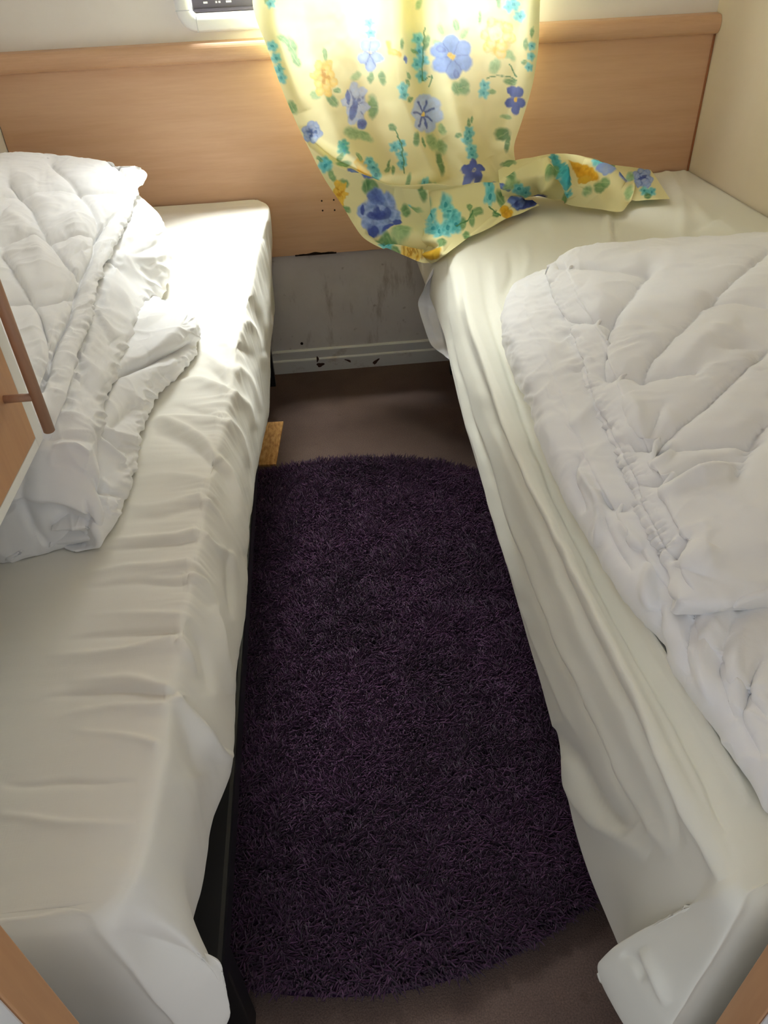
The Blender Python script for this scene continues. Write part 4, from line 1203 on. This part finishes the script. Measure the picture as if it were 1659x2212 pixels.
# ------------------------------------------------------------------ rug
RC, RR = np.array([-.005, 1.0]), .625
rug = empty('rug', (RC[0], RC[1], 0), 'round dark purple shaggy rug on the carpet between the beds', 'rug')
bm = bmesh.new(); add_cyl(bm, (RC[0], RC[1], .001), (RC[0], RC[1], .013), RR-.004, 96)
bm_obj('backing', bm, M_RUGBASE, rug)
n = 135000
x = rng.uniform(-.46, .46, n*2); y = rng.uniform(-RR, RR, n*2)
ok = np.hypot(x, y) < RR-.006
x, y = x[ok][:n], y[ok][:n]
n = len(x)
ang = fbm(x*26, y*26, o=2)*5.0 + rng.normal(0, 1.0, n)
lean = np.clip(.72+.5*fbm(x*40+5, y*40, o=2)+rng.normal(0, .25, n), .05, 1.2)
rim = np.clip((np.hypot(x, y)-RR+.03)/.024, 0, 1)
ang = np.where(rng.random(n) < rim, np.arctan2(y, x)+rng.normal(0, .5, n), ang); lean = np.maximum(lean, rim*.9)
ln = rng.uniform(.012, .020, n)*(1+.25*fbm(x*45, y*45+7, o=2))
dx, dy = np.cos(ang), np.sin(ang)
K = 4
t = np.linspace(0, 1, K)
wob = rng.uniform(-1, 1, (n, 2))*.004
cx = RC[0]+x[:, None]+ln[:, None]*dx[:, None]*lean[:, None]*(t**1.6)[None, :] + wob[:, :1]*np.sin(t*5)[None, :]
cy = RC[1]+y[:, None]+ln[:, None]*dy[:, None]*lean[:, None]*(t**1.6)[None, :] + wob[:, 1:]*np.sin(t*5)[None, :]
cz = .012+.004*fbm(x*30, y*30, o=2)[:, None]+ln[:, None]*np.sqrt(np.clip(1-(lean[:, None]*.72)**2*t[None, :]**1.3, .08, 1))*t[None, :]
rad = np.array([1.1, 1.4, 1.3, .6])*1e-3
S = 3
a = np.arange(S)*2*math.pi/S
ringx = rad[None, :, None]*np.cos(a)[None, None, :]; ringy = rad[None, :, None]*np.sin(a)[None, None, :]
vx = cx[:, :, None]+ringx*(1+0*dx[:, None, None]); vy = cy[:, :, None]+ringy
vz = np.repeat(cz[:, :, None], S, 2) - ringx*dx[:, None, None]*.8 - ringy*dy[:, None, None]*.8
V = np.stack([vx, vy, vz], -1).reshape(-1, 3)
V[:, 2] = np.maximum(V[:, 2], .004)
base = np.arange(n)[:, None, None]*K*S
ki = np.arange(K-1)[None, :, None]*S
si = np.arange(S)[None, None, :]
s2 = (si+1) % S
Q = np.stack([base+ki+si, base+ki+s2, base+ki+S+s2, base+ki+S+si], -1).reshape(-1, 4)
me = mesh_np('pile', V, Q)
tint = np.clip(.5+.35*fbm(x*7, y*7, o=2)+rng.normal(0, .2, n), 0, 1)
c1, c2 = lin((45, 26, 43)), lin((86, 53, 83))
cc = c1[None, :]*(1-tint[:, None])+c2[None, :]*tint[:, None]
cc = np.repeat(cc, K*S, 0)
if len(me.vertices) == len(cc):
    at = me.color_attributes.new('Pattern', 'FLOAT_COLOR', 'POINT')
    at.data.foreach_set('color', np.concatenate([cc, np.ones((len(cc), 1))], 1).astype(np.float32).ravel())
pile = link('pile', me, M_PILE, rug); pile['kind'] = 'stuff'

# ------------------------------------------------------------------ hanging locker with bar handle
CXF = -.33
cb = empty('wall_cupboard', (-.55, .48, .672), 'beech fronted cupboard hanging over the foot of the left bed, cut by the photo edge', 'cupboard')
cor = P(78, 946, 'x', CXF)
bm = bmesh.new()
add_box(bm, (XL+.003, YF+.004, cor[2]-.013), (CXF-.019, cor[1]+.023, 1.75), .001)
add_box(bm, (CXF-.020, cor[1]+.0012, cor[2]-.013), (CXF-.001, cor[1]+.023, 1.75), .0008)
add_box(bm, (CXF-.020, YF+.004, cor[2]-.013), (CXF-.001, cor[1]+.0012, cor[2]-.0012), .0008)
bm_obj('carcass', bm, M_MELA, cb)
dr_ = box('door', (CXF-.0175, YF+.03, cor[2]), (CXF, cor[1], 1.72), M_BEECH2, cb, .0015)
h0 = P(107, 932, 'x', CXF+.032)
bm = bmesh.new()
add_cyl(bm, (CXF+.032, h0[1], h0[2]), (CXF+.032, h0[1], h0[2]+.24), .0058, 28)
hm = P(72, 870, 'x', CXF+.032)
for z in (hm[2], h0[2]+.24-(hm[2]-h0[2])):
    add_cyl(bm, (CXF-.001, h0[1], z), (CXF+.030, h0[1], z), .0042, 20)
es = [e for e in bm.edges if len(e.link_faces) == 2 and abs(e.calc_face_angle(0)-math.pi/2) < .1]
bmesh.ops.bevel(bm, geom=es, offset=.0008, segments=2, affect='EDGES')
bm_obj('handle', bm, M_HANDLE, dr_, True)

# ------------------------------------------------------------------ light
w = bpy.data.worlds.new('overcast_sky'); sc.world = w; w.use_nodes = True
bg = w.node_tree.nodes['Background']
bg.inputs['Color'].default_value = (.88, .93, 1.0, 1); bg.inputs['Strength'].default_value = .6
def area(name, loc, rot, sx, sy, power, col):
    l = bpy.data.lights.new(name, 'AREA'); l.shape = 'RECTANGLE'; l.size = sx; l.size_y = sy; l.energy = power; l.color = col
    o = bpy.data.objects.new(name, l); COL.objects.link(o); o.location = loc; o.rotation_euler = rot
    return o
# bright sky outside the window
area('window_daylight', (.15, YB+.42, 1.62), (math.radians(-62), 0, 0), 1.7, 1.0, 46, (.97, .98, 1.0))
sl_ = bpy.data.lights.new('sunlit_sky', 'SUN'); sl_.energy = 42; sl_.angle = math.radians(42); sl_.color = (.95, 1.0, .985)
so_ = bpy.data.objects.new('sunlit_sky', sl_); COL.objects.link(so_)
so_.location = (0, 4, 5)
so_.rotation_euler = Vector((.03, -.50, -.86)).to_track_quat('-Z', 'Y').to_euler()
# daylight of the corridor behind the camera, through the doorway
area('corridor_daylight', (-.35, -.75, 1.75), (math.radians(57), 0, math.radians(-22)), .8, .7, 1.7, (.87, .92, 1.0))

sc.view_settings.view_transform = 'Standard'; sc.view_settings.look = 'None'
sc.view_settings.gamma = 1.0; sc.view_settings.use_curve_mapping = False
sc.view_settings.exposure = 0.24
sc.cycles.use_denoising = True
sc.cycles.max_bounces = 10; sc.cycles.diffuse_bounces = 6; sc.cycles.transparent_max_bounces = 12
sc.cycles.sample_clamp_indirect = 8
